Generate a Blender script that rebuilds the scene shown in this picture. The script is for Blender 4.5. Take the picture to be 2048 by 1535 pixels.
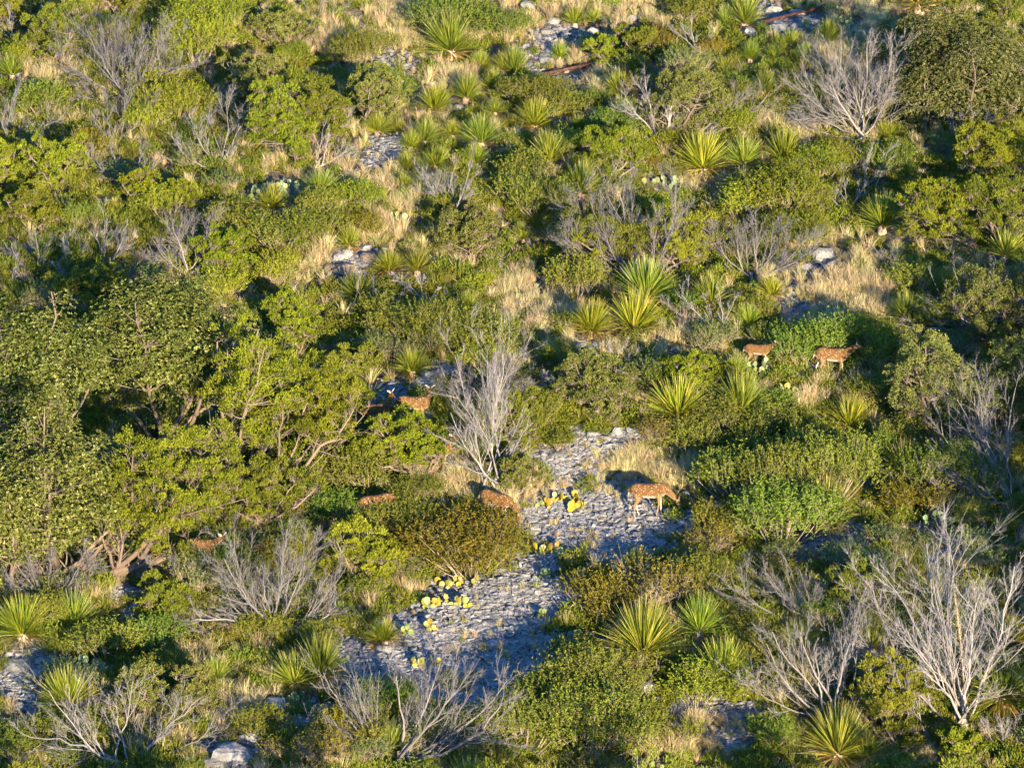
import bpy, bmesh, math, random
import numpy as np
from mathutils import Vector, Matrix

R = math.radians
rng = np.random.default_rng(7)
random.seed(7)
scene = bpy.context.scene
for o in list(bpy.data.objects):
    bpy.data.objects.remove(o)

# ------------------------------------------------------------------ camera, sky, sun, exposure
DEP, SLOPE = R(17.0), R(11.0)
FPX, DIST = 9000.0, 107.0
CAM = np.array([0.0, -DIST * math.cos(DEP), DIST * math.sin(DEP)])
FWD = np.array([0.0, math.cos(DEP), -math.sin(DEP)])
UPV = np.array([0.0, math.sin(DEP), math.cos(DEP)])
RGT = np.array([1.0, 0.0, 0.0])
cd = bpy.data.cameras.new('camera')
cam = bpy.data.objects.new('camera', cd)
scene.collection.objects.link(cam)
cam.location = CAM
cam.rotation_euler = (math.pi / 2 - DEP, 0, 0)
cd.sensor_width = 36.0
cd.lens = 36.0 * FPX / 2048.0
cd.clip_start, cd.clip_end = 1.0, 2000.0
scene.camera = cam

SUN_EL, SUN_AZ = R(8.5), math.atan2(0.30, -0.954)
world = bpy.data.worlds.new('World')
scene.world = world
world.use_nodes = True
nt = world.node_tree
nt.nodes.clear()
wo = nt.nodes.new('ShaderNodeOutputWorld')
bg = nt.nodes.new('ShaderNodeBackground')
sky = nt.nodes.new('ShaderNodeTexSky')
sky.sky_type = 'NISHITA'
sky.sun_disc = False
sky.sun_elevation = SUN_EL
sky.sun_rotation = SUN_AZ
sky.air_density = 1.0
sky.dust_density = 0.3
sky.ozone_density = 7.0
nt.links.new(sky.outputs[0], bg.inputs[0])
nt.links.new(bg.outputs[0], wo.inputs[0])
bg.inputs[1].default_value = 0.15

ld = bpy.data.lights.new('sun', 'SUN')
sun = bpy.data.objects.new('sun', ld)
scene.collection.objects.link(sun)
ld.energy = 3.9
ld.angle = R(0.55)
ld.color = (1.0, 0.86, 0.63)
sd = Vector((math.sin(SUN_AZ) * math.cos(SUN_EL), math.cos(SUN_AZ) * math.cos(SUN_EL), math.sin(SUN_EL)))
sun.rotation_euler = (-sd).to_track_quat('-Z', 'Y').to_euler()
sun.location = (30, -60, 40)

vs = scene.view_settings
vs.view_transform = 'Standard'
vs.look = 'None'
vs.gamma = 1.0
vs.exposure = 2.38
vs.use_curve_mapping = False
cy = scene.cycles
cy.max_bounces = 3
cy.diffuse_bounces = 2
cy.glossy_bounces = 1
cy.transmission_bounces = 2
cy.transparent_max_bounces = 4
cy.adaptive_threshold = 0.03
cy.use_light_tree = False
cy.use_denoising = True
cy.denoiser = 'OPENIMAGEDENOISE'
cy.denoising_input_passes = 'RGB_ALBEDO_NORMAL'

# ------------------------------------------------------------------ terrain function and pixel placement
TS = math.tan(SLOPE)
def H(x, y):
    return (TS * y + 0.22 * np.sin(.33 * x + .21 * y + 1.) + .16 * np.sin(.47 * y - .25 * x + 2.)
            + .07 * np.sin(.95 * x + .7 * y) + .05 * np.sin(1.3 * y - .8 * x + .6) + .025 * np.sin(2.3 * x + 1.1) * np.sin(2.1 * y))

def ray(px, py):
    px = np.asarray(px, float); py = np.asarray(py, float)
    return FWD + np.multiply.outer((px - 1024) / FPX, RGT) + np.multiply.outer((767.5 - py) / FPX, UPV)

def at(px, py):
    d = ray(px, py)
    den = d[..., 2] - TS * d[..., 1]
    t = -(CAM[2] - TS * CAM[1]) / den
    for _ in range(8):
        p = CAM + d * t[..., None] if d.ndim > 1 else CAM + d * t
        f = p[..., 2] - H(p[..., 0], p[..., 1])
        t = t - f / den * 0.9
    p = CAM + d * t[..., None] if d.ndim > 1 else CAM + d * t
    p[..., 2] = H(p[..., 0], p[..., 1])
    return p

def depth(p):
    return float(np.dot(np.asarray(p) - CAM, FWD))

def ppm(p):
    return FPX / depth(p)

def at_depth(px, py, z):
    return CAM + ray(px, py) * z

def proj(p):
    p = np.asarray(p, float) - CAM
    z = p @ FWD
    return 1024 + FPX * (p @ RGT) / z, 767.5 - FPX * (p @ UPV) / z

# ------------------------------------------------------------------ mesh helpers
class MB:
    def __init__(self):
        self.v, self.f3, self.f4, self.t, self.a, self.n = [], [], [], [], [], 0
    def add(self, v, f, tint=0.5, along=0.0):
        v = np.asarray(v, np.float32).reshape(-1, 3)
        f = np.asarray(f, np.int64)
        (self.f4 if f.shape[1] == 4 else self.f3).append(f + self.n)
        m = len(v)
        self.v.append(v)
        self.t.append(np.broadcast_to(np.asarray(tint, np.float32), (m,)))
        self.a.append(np.broadcast_to(np.asarray(along, np.float32), (m,)))
        self.n += m
    def mesh(self, name, mat, smooth=False):
        me = bpy.data.meshes.new(name)
        v = np.concatenate(self.v)
        f3 = np.concatenate(self.f3) if self.f3 else np.zeros((0, 3), np.int64)
        f4 = np.concatenate(self.f4) if self.f4 else np.zeros((0, 4), np.int64)
        me.vertices.add(len(v))
        me.vertices.foreach_set('co', v.ravel())
        loops = np.concatenate([f3.ravel(), f4.ravel()]).astype(np.int32)
        me.loops.add(len(loops))
        me.loops.foreach_set('vertex_index', loops)
        starts = np.concatenate([np.arange(len(f3)) * 3, len(f3) * 3 + np.arange(len(f4)) * 4]).astype(np.int32)
        me.polygons.add(len(starts))
        me.polygons.foreach_set('loop_start', starts)
        if smooth:
            me.polygons.foreach_set('use_smooth', np.ones(len(starts), bool))
        me.update(calc_edges=True)
        for nm, arr in (('tint', self.t), ('along', self.a)):
            at_ = me.attributes.new(nm, 'FLOAT', 'POINT')
            at_.data.foreach_set('value', np.ascontiguousarray(np.concatenate(arr), np.float32))
        if mat:
            me.materials.append(mat)
        return me

def nrm(a):
    return a / np.maximum(np.linalg.norm(a, axis=-1, keepdims=True), 1e-9)

def rand_dir(n):
    return nrm(rng.normal(size=(n, 3)))

def add_tubes(mb, P, rad, sides=4, tint=None, point=False):
    """P (N,K,3), rad (N,K)."""
    N, K, _ = P.shape
    T = np.gradient(P, axis=1)
    T = nrm(T)
    ref = np.where(np.abs(T[..., 2:3]) > 0.9, np.array([1., 0, 0]), np.array([0, 0, 1.]))
    A = nrm(np.cross(T, ref)); B = np.cross(T, A)
    an = np.arange(sides) * 2 * math.pi / sides
    ring = P[:, :, None, :] + rad[:, :, None, None] * (np.cos(an)[None, None, :, None] * A[:, :, None, :] + np.sin(an)[None, None, :, None] * B[:, :, None, :])
    idx = np.arange(N * K * sides).reshape(N, K, sides)
    nx = np.roll(idx, -1, axis=2)
    f = np.stack([idx[:, :-1], nx[:, :-1], nx[:, 1:], idx[:, 1:]], -1).reshape(-1, 4)
    tt = np.repeat(rng.random(N) if tint is None else np.broadcast_to(tint, (N,)), K * sides)
    al = np.repeat(np.minimum(rad / 0.06, 1.0).ravel(), sides)
    mb.add(ring, f, tt, al)

def add_spikes(mb, S, E, r):
    N = len(S)
    if N == 0:
        return
    D = nrm(E - S)
    ref = np.where(np.abs(D[:, 2:3]) > 0.9, np.array([1., 0, 0]), np.array([0, 0, 1.]))
    A = nrm(np.cross(D, ref)); B = np.cross(D, A)
    v = np.empty((N, 4, 3))
    r = np.broadcast_to(r, (N,))[:, None]
    v[:, 0] = S + A * r
    v[:, 1] = S - .5 * A * r + .87 * B * r
    v[:, 2] = S - .5 * A * r - .87 * B * r
    v[:, 3] = E
    b = np.arange(N)[:, None] * 4
    f = np.concatenate([b + np.array([[0, 1, 3]]), b + np.array([[1, 2, 3]]), b + np.array([[2, 0, 3]])])
    mb.add(v, f, np.repeat(rng.random(N), 4), 0.05)

def add_leaves(mb, C, D, L, W, tint, pref=None):
    N = len(C)
    D = nrm(D)
    nn = rand_dir(N)
    if pref is not None:
        nn = nn * .75 + pref
    side = nrm(np.cross(D, nn))
    L = np.broadcast_to(L, (N,))[:, None]; W = np.broadcast_to(W, (N,))[:, None]
    v = np.stack([C, C + D * L * .5 + side * W * .5, C + D * L, C + D * L * .5 - side * W * .5], 1)
    f = np.arange(N * 4).reshape(N, 4)
    mb.add(v, f, np.repeat(np.broadcast_to(tint, (N,)), 4), np.tile([0, .5, 1, .5], N))

def bez(B, Cc, T, K):
    t = np.linspace(0, 1, K)[None, :, None]
    return (1 - t) ** 2 * B[:, None] + 2 * t * (1 - t) * Cc[:, None] + t ** 2 * T[:, None]

def grow(P0, D0, L, K, wob, trop):
    N = len(P0)
    pts = np.empty((N, K, 3)); pts[:, 0] = P0
    d = nrm(D0)
    st = (L / (K - 1))[:, None]
    for k in range(1, K):
        d = nrm(d + rng.normal(size=(N, 3)) * wob + np.array([0, 0, trop]))
        pts[:, k] = pts[:, k - 1] + d * st
    return pts

def children(P, rad, m, tmin, ang, lr, L, K, wob, trop, rr=.55, tpow=1.0):
    """m children per parent branch; returns polylines, radii, lengths"""
    N, KP, _ = P.shape
    t = tmin + (1 - tmin) * rng.random((N, m)) ** tpow * .98
    fi = t * (KP - 1); i0 = np.floor(fi).astype(int); fr = (fi - i0)[..., None]
    i1 = np.minimum(i0 + 1, KP - 1)
    n = np.arange(N)[:, None]
    S = P[n, i0] * (1 - fr) + P[n, i1] * fr
    T = nrm(P[n, i1] - P[n, np.maximum(i1 - 1, 0)])
    r0 = (rad[n, i0] * (1 - fr[..., 0]) + rad[n, i1] * fr[..., 0]) * rr
    perp = nrm(np.cross(T, rng.normal(size=T.shape)))
    a = ang * (.6 + .8 * rng.random((N, m)))[..., None]
    D = np.cos(a) * T + np.sin(a) * perp
    ln = (L[:, None] * lr * (.5 + .9 * rng.random((N, m))) * (1.15 - .6 * t)).ravel()
    S = S.reshape(-1, 3); D = D.reshape(-1, 3)
    Q = grow(S, D, ln, K, wob, trop)
    rq = r0.ravel()[:, None] * np.linspace(1, .35, K)[None]
    return Q, rq, ln

# ------------------------------------------------------------------ materials
def new_mat(name):
    m = bpy.data.materials.new(name)
    m.use_nodes = True
    n = m.node_tree
    n.nodes.clear()
    out = n.nodes.new('ShaderNodeOutputMaterial')
    return m, n, out

def nd(n, t, **kw):
    x = n.nodes.new(t)
    for k, v in kw.items():
        setattr(x, k, v)
    return x

def ramp(n, stops):
    r = n.nodes.new('ShaderNodeValToRGB')
    e = r.color_ramp.elements
    while len(e) < len(stops):
        e.new(0.5)
    for i, (p, c) in enumerate(stops):
        e[i].position = p
        e[i].color = (*c, 1)
    return r

def attr(n, name):
    return nd(n, 'ShaderNodeAttribute', attribute_name=name)

def mul_obj(n, col, vary=.3, hue=.03):
    oi = n.nodes.new('ShaderNodeObjectInfo')
    mx = nd(n, 'ShaderNodeMix', data_type='RGBA', blend_type='MULTIPLY')
    mx.inputs[0].default_value = 1
    n.links.new(col, mx.inputs[6]); n.links.new(oi.outputs['Color'], mx.inputs[7])
    hs = n.nodes.new('ShaderNodeHueSaturation')
    mr = n.nodes.new('ShaderNodeMapRange')
    mr.inputs[3].default_value = 1 - vary / 2; mr.inputs[4].default_value = 1 + vary / 2
    n.links.new(oi.outputs['Random'], mr.inputs[0]); n.links.new(mr.outputs[0], hs.inputs['Value'])
    m2 = n.nodes.new('ShaderNodeMath'); m2.operation = 'MULTIPLY'; m2.inputs[1].default_value = 7.31
    m3 = n.nodes.new('ShaderNodeMath'); m3.operation = 'FRACT'
    n.links.new(oi.outputs['Random'], m2.inputs[0]); n.links.new(m2.outputs[0], m3.inputs[0])
    mh = n.nodes.new('ShaderNodeMapRange')
    mh.inputs[3].default_value = .5 - hue / 2; mh.inputs[4].default_value = .5 + hue / 2
    n.links.new(m3.outputs[0], mh.inputs[0]); n.links.new(mh.outputs[0], hs.inputs['Hue'])
    n.links.new(mx.outputs[2], hs.inputs['Color'])
    return hs.outputs[0]

def leaf_shader(n, out, col, rough=.6, spec=.25, tr=.25):
    if tr > 0 and spec < .3:
        p = n.nodes.new('ShaderNodeBsdfDiffuse')
        n.links.new(col, p.inputs['Color'])
    else:
        p = n.nodes.new('ShaderNodeBsdfPrincipled')
        p.inputs['Roughness'].default_value = rough
        p.inputs['Specular IOR Level'].default_value = spec
        n.links.new(col, p.inputs['Base Color'])
    if tr > 0:
        t = n.nodes.new('ShaderNodeBsdfTranslucent')
        n.links.new(col, t.inputs['Color'])
        mx = n.nodes.new('ShaderNodeMixShader')
        mx.inputs[0].default_value = tr
        n.links.new(p.outputs[0], mx.inputs[1]); n.links.new(t.outputs[0], mx.inputs[2])
        n.links.new(mx.outputs[0], out.inputs[0])
    else:
        n.links.new(p.outputs[0], out.inputs[0])
    return p

def foliage(name, c0, c1, c2, tr=.25, vary=.3, hue=.03, rough=.6, spec=.25):
    m, n, out = new_mat(name)
    a = attr(n, 'tint')
    r = ramp(n, [(0, c0), (.55, c1), (1, c2)])
    n.links.new(a.outputs['Fac'], r.inputs[0])
    col = mul_obj(n, r.outputs[0], vary, hue)
    leaf_shader(n, out, col, rough, spec, tr)
    return m

def blade(name, root, mid, tip, alt, tr=.2, tip0=.8, rough=.45):
    """long leaves: colour along the blade, 'tint' picks some dry ones"""
    m, n, out = new_mat(name)
    a = attr(n, 'along')
    r = ramp(n, [(0, root), (.25, mid), (tip0, mid), (1, tip)])
    n.links.new(a.outputs['Fac'], r.inputs[0])
    b = attr(n, 'tint')
    mr = n.nodes.new('ShaderNodeMapRange')
    mr.inputs[1].default_value = .80; mr.inputs[2].default_value = 1.0
    n.links.new(b.outputs['Fac'], mr.inputs[0])
    mx = nd(n, 'ShaderNodeMix', data_type='RGBA')
    n.links.new(mr.outputs[0], mx.inputs[0]); n.links.new(r.outputs[0], mx.inputs[6])
    mx.inputs[7].default_value = (*alt, 1)
    hs = n.nodes.new('ShaderNodeHueSaturation')
    m2 = n.nodes.new('ShaderNodeMapRange')
    m2.inputs[2].default_value = .72; m2.inputs[3].default_value = .72; m2.inputs[4].default_value = 1.2
    n.links.new(b.outputs['Fac'], m2.inputs[0]); n.links.new(m2.outputs[0], hs.inputs['Value'])
    n.links.new(mx.outputs[2], hs.inputs['Color'])
    col = mul_obj(n, hs.outputs[0], .55 if 'grass' in name else .25, .05 if 'grass' in name else .02)
    leaf_shader(n, out, col, rough, .35 if 'sotol' in name else .2, tr)
    return m

def bark(name, thick, thin, scale=18):
    m, n, out = new_mat(name)
    a = attr(n, 'along'); b = attr(n, 'tint')
    r = ramp(n, [(0, thin), (1, thick)])
    n.links.new(a.outputs['Fac'], r.inputs[0])
    tc = n.nodes.new('ShaderNodeTexCoord')
    mp = n.nodes.new('ShaderNodeMapping'); mp.inputs['Scale'].default_value = (1, 1, .25)
    nz = n.nodes.new('ShaderNodeTexNoise'); nz.inputs['Scale'].default_value = scale; nz.inputs['Detail'].default_value = 4
    n.links.new(tc.outputs['Object'], mp.inputs[0]); n.links.new(mp.outputs[0], nz.inputs['Vector'])
    ad = n.nodes.new('ShaderNodeMath'); ad.operation = 'ADD'
    n.links.new(nz.outputs[0], ad.inputs[0]); n.links.new(b.outputs['Fac'], ad.inputs[1])
    mr = n.nodes.new('ShaderNodeMapRange')
    mr.inputs[1].default_value = .3; mr.inputs[2].default_value = 1.5; mr.inputs[3].default_value = .55; mr.inputs[4].default_value = 1.3
    n.links.new(ad.outputs[0], mr.inputs[0])
    hs = n.nodes.new('ShaderNodeHueSaturation')
    n.links.new(mr.outputs[0], hs.inputs['Value']); n.links.new(r.outputs[0], hs.inputs['Color'])
    col = mul_obj(n, hs.outputs[0], .2, .01)
    p = leaf_shader(n, out, col, .9, .1, 0)
    bp = n.nodes.new('ShaderNodeBump'); bp.inputs['Strength'].default_value = .6; bp.inputs['Distance'].default_value = .01
    n.links.new(nz.outputs[0], bp.inputs['Height']); n.links.new(bp.outputs[0], p.inputs['Normal'])
    return m

def stone_mat(name, c0, c1, c2):
    m, n, out = new_mat(name)
    tc = n.nodes.new('ShaderNodeTexCoord')
    nz = n.nodes.new('ShaderNodeTexNoise'); nz.inputs['Scale'].default_value = 7; nz.inputs['Detail'].default_value = 8; nz.inputs['Roughness'].default_value = .7
    n.links.new(tc.outputs['Object'], nz.inputs['Vector'])
    r = ramp(n, [(.28, c0), (.5, c1), (.72, c2)])
    n.links.new(nz.outputs[0], r.inputs[0])
    col = mul_obj(n, r.outputs[0], .45, .02)
    p = leaf_shader(n, out, col, .9, .2, 0)
    bp = n.nodes.new('ShaderNodeBump'); bp.inputs['Strength'].default_value = .7; bp.inputs['Distance'].default_value = .03
    n2 = n.nodes.new('ShaderNodeTexNoise'); n2.inputs['Scale'].default_value = 22; n2.inputs['Detail'].default_value = 6
    n.links.new(tc.outputs['Object'], n2.inputs['Vector'])
    n.links.new(n2.outputs[0], bp.inputs['Height']); n.links.new(bp.outputs[0], p.inputs['Normal'])
    return m

M = {}
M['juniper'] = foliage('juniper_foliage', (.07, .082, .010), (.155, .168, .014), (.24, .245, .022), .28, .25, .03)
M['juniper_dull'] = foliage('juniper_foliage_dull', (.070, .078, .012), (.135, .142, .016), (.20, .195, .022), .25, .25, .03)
M['oak'] = foliage('oak_leaves', (.055, .064, .012), (.12, .130, .025), (.28, .265, .09), .22, .2, .02, .5, .25)
M['darkoak'] = foliage('dark_oak_leaves', (.042, .047, .013), (.095, .098, .028), (.19, .18, .07), .18, .2, .02, .5, .25)
M['leafy'] = foliage('small_leaf_foliage', (.07, .085, .010), (.155, .17, .014), (.24, .245, .022), .3, .2, .03)
M['grey'] = foliage('grey_green_foliage', (.062, .070, .016), (.125, .13, .028), (.20, .19, .05), .22, .2, .02)
M['shrub'] = foliage('shrub_foliage', (.062, .072, .009), (.138, .148, .018), (.215, .212, .032), .28, .25, .03)
M['dead'] = bark('dead_wood', (.20, .16, .125), (.215, .19, .172))
M['bark'] = bark('living_bark', (.115, .08, .052), (.16, .12, .085))
M['twig'] = bark('brown_twigs', (.22, .16, .11), (.25, .19, .13))
M['sotol'] = blade('sotol_leaves', (.22, .21, .02), (.135, .165, .012), (.24, .21, .06), (.30, .25, .04))
M['sotol_dead'] = blade('sotol_dry_leaves', (.25, .145, .03), (.30, .185, .045), (.29, .20, .08), (.22, .12, .03), .15)
M['straw'] = blade('straw_grass', (.24, .18, .08), (.42, .33, .16), (.52, .42, .23), (.30, .24, .12), .3, .7, .6)
M['green_grass'] = blade('green_grass', (.10, .105, .014), (.155, .165, .016), (.25, .225, .05), (.32, .26, .10), .3, .7, .6)
M['scrub'] = foliage('ground_cover_leaves', (.068, .082, .010), (.135, .15, .018), (.21, .212, .032), .28, .4, .05)
M['rock'] = stone_mat('limestone', (.085, .076, .066), (.19, .178, .165), (.30, .28, .255))
M['stone'] = stone_mat('pale_stone', (.075, .066, .057), (.20, .185, .17), (.36, .33, .295))
M['thatch'] = bark('dry_thatch', (.33, .23, .15), (.38, .28, .19))

def pad_mat():
    m, n, out = new_mat('cactus_pad')
    a = attr(n, 'tint')
    tc = n.nodes.new('ShaderNodeTexCoord')
    vo = n.nodes.new('ShaderNodeTexVoronoi'); vo.inputs['Scale'].default_value = 26
    n.links.new(tc.outputs['Object'], vo.inputs['Vector'])
    r = ramp(n, [(.05, (.55, .5, .3)), (.16, (1, 1, 1))])
    n.links.new(vo.outputs['Distance'], r.inputs[0])
    oi = n.nodes.new('ShaderNodeObjectInfo')
    mx = nd(n, 'ShaderNodeMix', data_type='RGBA', blend_type='MULTIPLY'); mx.inputs[0].default_value = 1
    n.links.new(oi.outputs['Color'], mx.inputs[6]); n.links.new(r.outputs[0], mx.inputs[7])
    leaf_shader(n, out, mx.outputs[2], .5, .3, 0)
    return m
M['pad'] = pad_mat()

def rust_mat():
    m, n, out = new_mat('rusty_steel')
    tc = n.nodes.new('ShaderNodeTexCoord')
    nz = n.nodes.new('ShaderNodeTexNoise'); nz.inputs['Scale'].default_value = 16; nz.inputs['Detail'].default_value = 8
    n.links.new(tc.outputs['Object'], nz.inputs['Vector'])
    r = ramp(n, [(.3, (.03, .012, .008)), (.55, (.075, .027, .015)), (.75, (.12, .05, .025))])
    n.links.new(nz.outputs[0], r.inputs[0])
    p = leaf_shader(n, out, r.outputs[0], .8, .3, 0)
    bp = n.nodes.new('ShaderNodeBump'); bp.inputs['Distance'].default_value = .005
    n.links.new(nz.outputs[0], bp.inputs['Height']); n.links.new(bp.outputs[0], p.inputs['Normal'])
    return m
M['rust'] = rust_mat()

def fur_mat():
    m, n, out = new_mat('deer_coat')
    tc = n.nodes.new('ShaderNodeTexCoord')
    wh, dk, sp = attr(n, 'white'), attr(n, 'dark'), attr(n, 'spot')
    nz = n.nodes.new('ShaderNodeTexNoise'); nz.inputs['Scale'].default_value = 9; nz.inputs['Detail'].default_value = 6
    n.links.new(tc.outputs['Object'], nz.inputs['Vector'])
    base = ramp(n, [(.3, (.055, .023, .005)), (.55, (.098, .042, .008)), (.75, (.135, .064, .014))])
    n.links.new(nz.outputs[0], base.inputs[0])
    mp = n.nodes.new('ShaderNodeMapping'); mp.inputs['Scale'].default_value = (.72, 1, 1.1)
    n.links.new(tc.outputs['Object'], mp.inputs[0])
    vo = n.nodes.new('ShaderNodeTexVoronoi'); vo.inputs['Scale'].default_value = 25; vo.inputs['Randomness'].default_value = .85
    n.links.new(mp.outputs[0], vo.inputs['Vector'])
    mr = n.nodes.new('ShaderNodeMapRange'); mr.inputs[1].default_value = .34; mr.inputs[2].default_value = .22
    mr.inputs[3].default_value = 0; mr.inputs[4].default_value = .9
    n.links.new(vo.outputs['Distance'], mr.inputs[0])
    mu = n.nodes.new('ShaderNodeMath'); mu.operation = 'MULTIPLY'
    n.links.new(mr.outputs[0], mu.inputs[0]); n.links.new(sp.outputs['Fac'], mu.inputs[1])
    m1 = nd(n, 'ShaderNodeMix', data_type='RGBA'); n.links.new(mu.outputs[0], m1.inputs[0])
    pl = attr(n, 'pale')
    m0 = nd(n, 'ShaderNodeMix', data_type='RGBA'); n.links.new(pl.outputs['Fac'], m0.inputs[0])
    n.links.new(base.outputs[0], m0.inputs[6]); m0.inputs[7].default_value = (.19, .108, .042, 1)
    n.links.new(m0.outputs[2], m1.inputs[6]); m1.inputs[7].default_value = (.26, .19, .11, 1)
    m2 = nd(n, 'ShaderNodeMix', data_type='RGBA'); n.links.new(wh.outputs['Fac'], m2.inputs[0])
    n.links.new(m1.outputs[2], m2.inputs[6]); m2.inputs[7].default_value = (.34, .30, .235, 1)
    m3 = nd(n, 'ShaderNodeMix', data_type='RGBA'); n.links.new(dk.outputs['Fac'], m3.inputs[0])
    n.links.new(m2.outputs[2], m3.inputs[6]); m3.inputs[7].default_value = (.045, .022, .014, 1)
    leaf_shader(n, out, m3.outputs[2], .75, .2, 0)
    return m
M['fur'] = fur_mat()

def plain(name, c, rough=.5):
    m, n, out = new_mat(name)
    v = n.nodes.new('ShaderNodeRGB'); v.outputs[0].default_value = (*c, 1)
    leaf_shader(n, out, v.outputs[0], rough, .4, 0)
    return m
M['eye'] = plain('dark_eye', (.01, .007, .005), .15)
M['hoof'] = plain('dark_hoof', (.03, .022, .018), .5)

# ------------------------------------------------------------------ object helpers, labels
COL = scene.collection
def obj(name, me, parent=None, loc=None):
    o = bpy.data.objects.new(name, me)
    COL.objects.link(o)
    if parent:
        o.parent = parent
    if loc is not None:
        o.location = tuple(loc)
    return o

LANDMARKS = [
    ('the deer grazing in the clearing', 1310, 1000), ('the deer grazing beside the dead tree', 990, 1010),
    ('the half-hidden spotted deer', 755, 1000), ('the two alert deer', 805, 810),
    ('the deer walking in shade', 1665, 722), ('the young deer among cacti', 1517, 710),
    ('the deer behind bare twigs', 530, 1085), ('the upper rusty pipe', 1585, 36), ('the lower rusty pipe', 1130, 148),
    ('the big pale cactus clump', 555, 375), ('the yellow cactus by the clearing', 1125, 985),
    ('the row of yellow cactus pads', 915, 1155), ('the yellow cactus below the young deer', 1570, 770),
    ('the pale green cactus', 1160, 1260), ('the dark cactus in shade', 1880, 1035),
    ('the cactus clump at bottom', 1310, 1512), ('the three round grey boulders', 1383, 698),
    ('the big slab at the bottom edge', 460, 1512), ('the pale oak on the left', 300, 700),
    ('the dark oak in the corner', 1930, 130), ('the leaning juniper', 330, 1010), ('the big bright juniper', 540, 770),
    ('the big dead tree above centre', 1270, 470), ('the big dead tree top right', 1710, 190),
    ('the big dead tree top left', 250, 120), ('the forked dead tree at bottom', 800, 1430),
    ('the dead thicket at lower right', 1650, 1340), ('the tall dead tree bottom right', 1920, 1280),
    ('the dead bush at lower left', 560, 1180), ('the dead tree in bottom left corner', 230, 1450),
    ('the olive mound in front of deer', 945, 1090), ('the huge double sotol', 1265, 625),
    ('the tan broken rock', 690, 515), ('the white outcrop on the right', 1640, 518), ('the round yellow-green tree', 800, 890),
    ('the top left corner', 0, 0), ('the top right corner', 2048, 0), ('the bottom left corner', 0, 1535),
    ('the bottom right corner', 2048, 1535), ('the top edge middle', 1024, 0), ('the left edge middle', 0, 767),
    ('the right edge middle', 2048, 767), ('the cactus behind the dry grass', 1320, 358), ('the white rock under sotol', 917, 217),
    ('the loose stones on the left', 50, 1350), ('the stony patch lower right', 1640, 1100), ('the picture centre', 1024, 767),
]
USED = set()
DIRS = ['right of', 'above and right of', 'above', 'above and left of', 'left of', 'below and left of', 'below', 'below and right of']
def where(desc, x, y):
    c = sorted(LANDMARKS, key=lambda l: math.hypot(l[1] - x, l[2] - y))
    for rnd in range(2):
        for nm, lx, ly in c[:18]:
            d = math.hypot(lx - x, ly - y)
            if d < 22 and rnd == 0:
                continue
            a = math.degrees(math.atan2(-(y - ly), x - lx))
            k = DIRS[int(round(a / 45)) % 8]
            q = 'just ' if d < 90 else 'close ' if d < 170 else '' if d < 280 else 'well '
            s = '%s %s%s %s' % (desc, q, k, nm)
            if s not in USED and len(s.split()) <= 16:
                USED.add(s)
                return s
    s = desc + ' in the scrub'
    USED.add(s)
    return s

def thing(name, cat, loc, desc=None, xy=None, label=None, group=None, rz=0.0, scale=1.0):
    o = obj(name, None, None, loc)
    o.empty_display_size = .2
    o.rotation_euler = (0, 0, rz)
    o.scale = (scale,) * 3 if not isinstance(scale, tuple) else scale
    set_tags(o, cat, desc, xy, label, group)
    return o

def set_tags(o, cat, desc=None, xy=None, label=None, group=None):
    if label is None:
        label = where(desc, *xy)
    else:
        USED.add(label)
    o['label'] = label
    o['category'] = cat
    if group:
        o['group'] = group

# ------------------------------------------------------------------ ground cover zones (picture coordinates of places on the hill)
STONE = [(1090, 1120, 60, 55), (1090, 1200, 60, 60), (1030, 1330, 80, 40), (720, 1370, 80, 40), (640, 1440, 60, 30), (1150, 920, 90, 55), (1220, 890, 70, 35), (1180, 1000, 160, 40), (1190, 1060, 180, 45), (1000, 1190, 170, 60), (930, 1265, 180, 80), (1060, 1240, 70, 110),
         (820, 1330, 150, 55), (1310, 1045, 110, 35), (690, 1310, 55, 60), (45, 1360, 65, 120), (300, 1225, 80, 35), (240, 1185, 50, 30),
         (1410, 1420, 110, 35), (1650, 1090, 110, 50), (1690, 1060, 60, 30), (1575, 600, 45, 40), (1590, 742, 60, 20), (1065, 150, 35, 60),
         (1115, 215, 35, 50), (1100, 175, 40, 25), (790, 130, 40, 25), (830, 112, 45, 12), (690, 142, 20, 10), (760, 310, 50, 40), (600, 430, 60, 18),
         (70, 172, 60, 14), (1560, 40, 70, 28), (860, 748, 60, 22), (690, 525, 60, 35), (480, 1515, 60, 30), (560, 1450, 60, 35), (785, 790, 60, 25),
         (1480, 1470, 60, 40), (940, 1380, 120, 50), (1240, 1100, 110, 35), (1085, 1010, 50, 30), (1625, 525, 45, 30), (1900, 1110, 70, 30), (1190, 690, 40, 18), (1100, 75, 60, 35)]
STRAW = [(1050, 600, 60, 60), (1060, 635, 80, 35), (1660, 520, 70, 50), (1270, 945, 110, 55), (1330, 950, 80, 40), (885, 955, 70, 50), (790, 400, 50, 55), (770, 475, 60, 30), (630, 525, 45, 30),
         (850, 60, 130, 60), (1010, 50, 60, 40), (1290, 30, 130, 40), (1690, 40, 110, 45), (880, 165, 70, 35), (1360, 1485, 90, 40), (1420, 1450, 80, 30),
         (25, 1480, 40, 60), (520, 1440, 45, 40), (470, 1420, 60, 35), (1590, 580, 70, 30), (720, 345, 35, 35), (1580, 270, 60, 30), (1050, 990, 60, 40), (720, 100, 60, 40), (640, 90, 60, 30),
         (1130, 30, 60, 30), (1160, 160, 60, 50), (1330, 690, 140, 30), (1700, 130, 60, 40), (1440, 380, 90, 30), (1650, 640, 100, 40), (1590, 800, 60, 30), (90, 150, 80, 25), (1700, 590, 80, 40), (1220, 690, 90, 30)]
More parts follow.
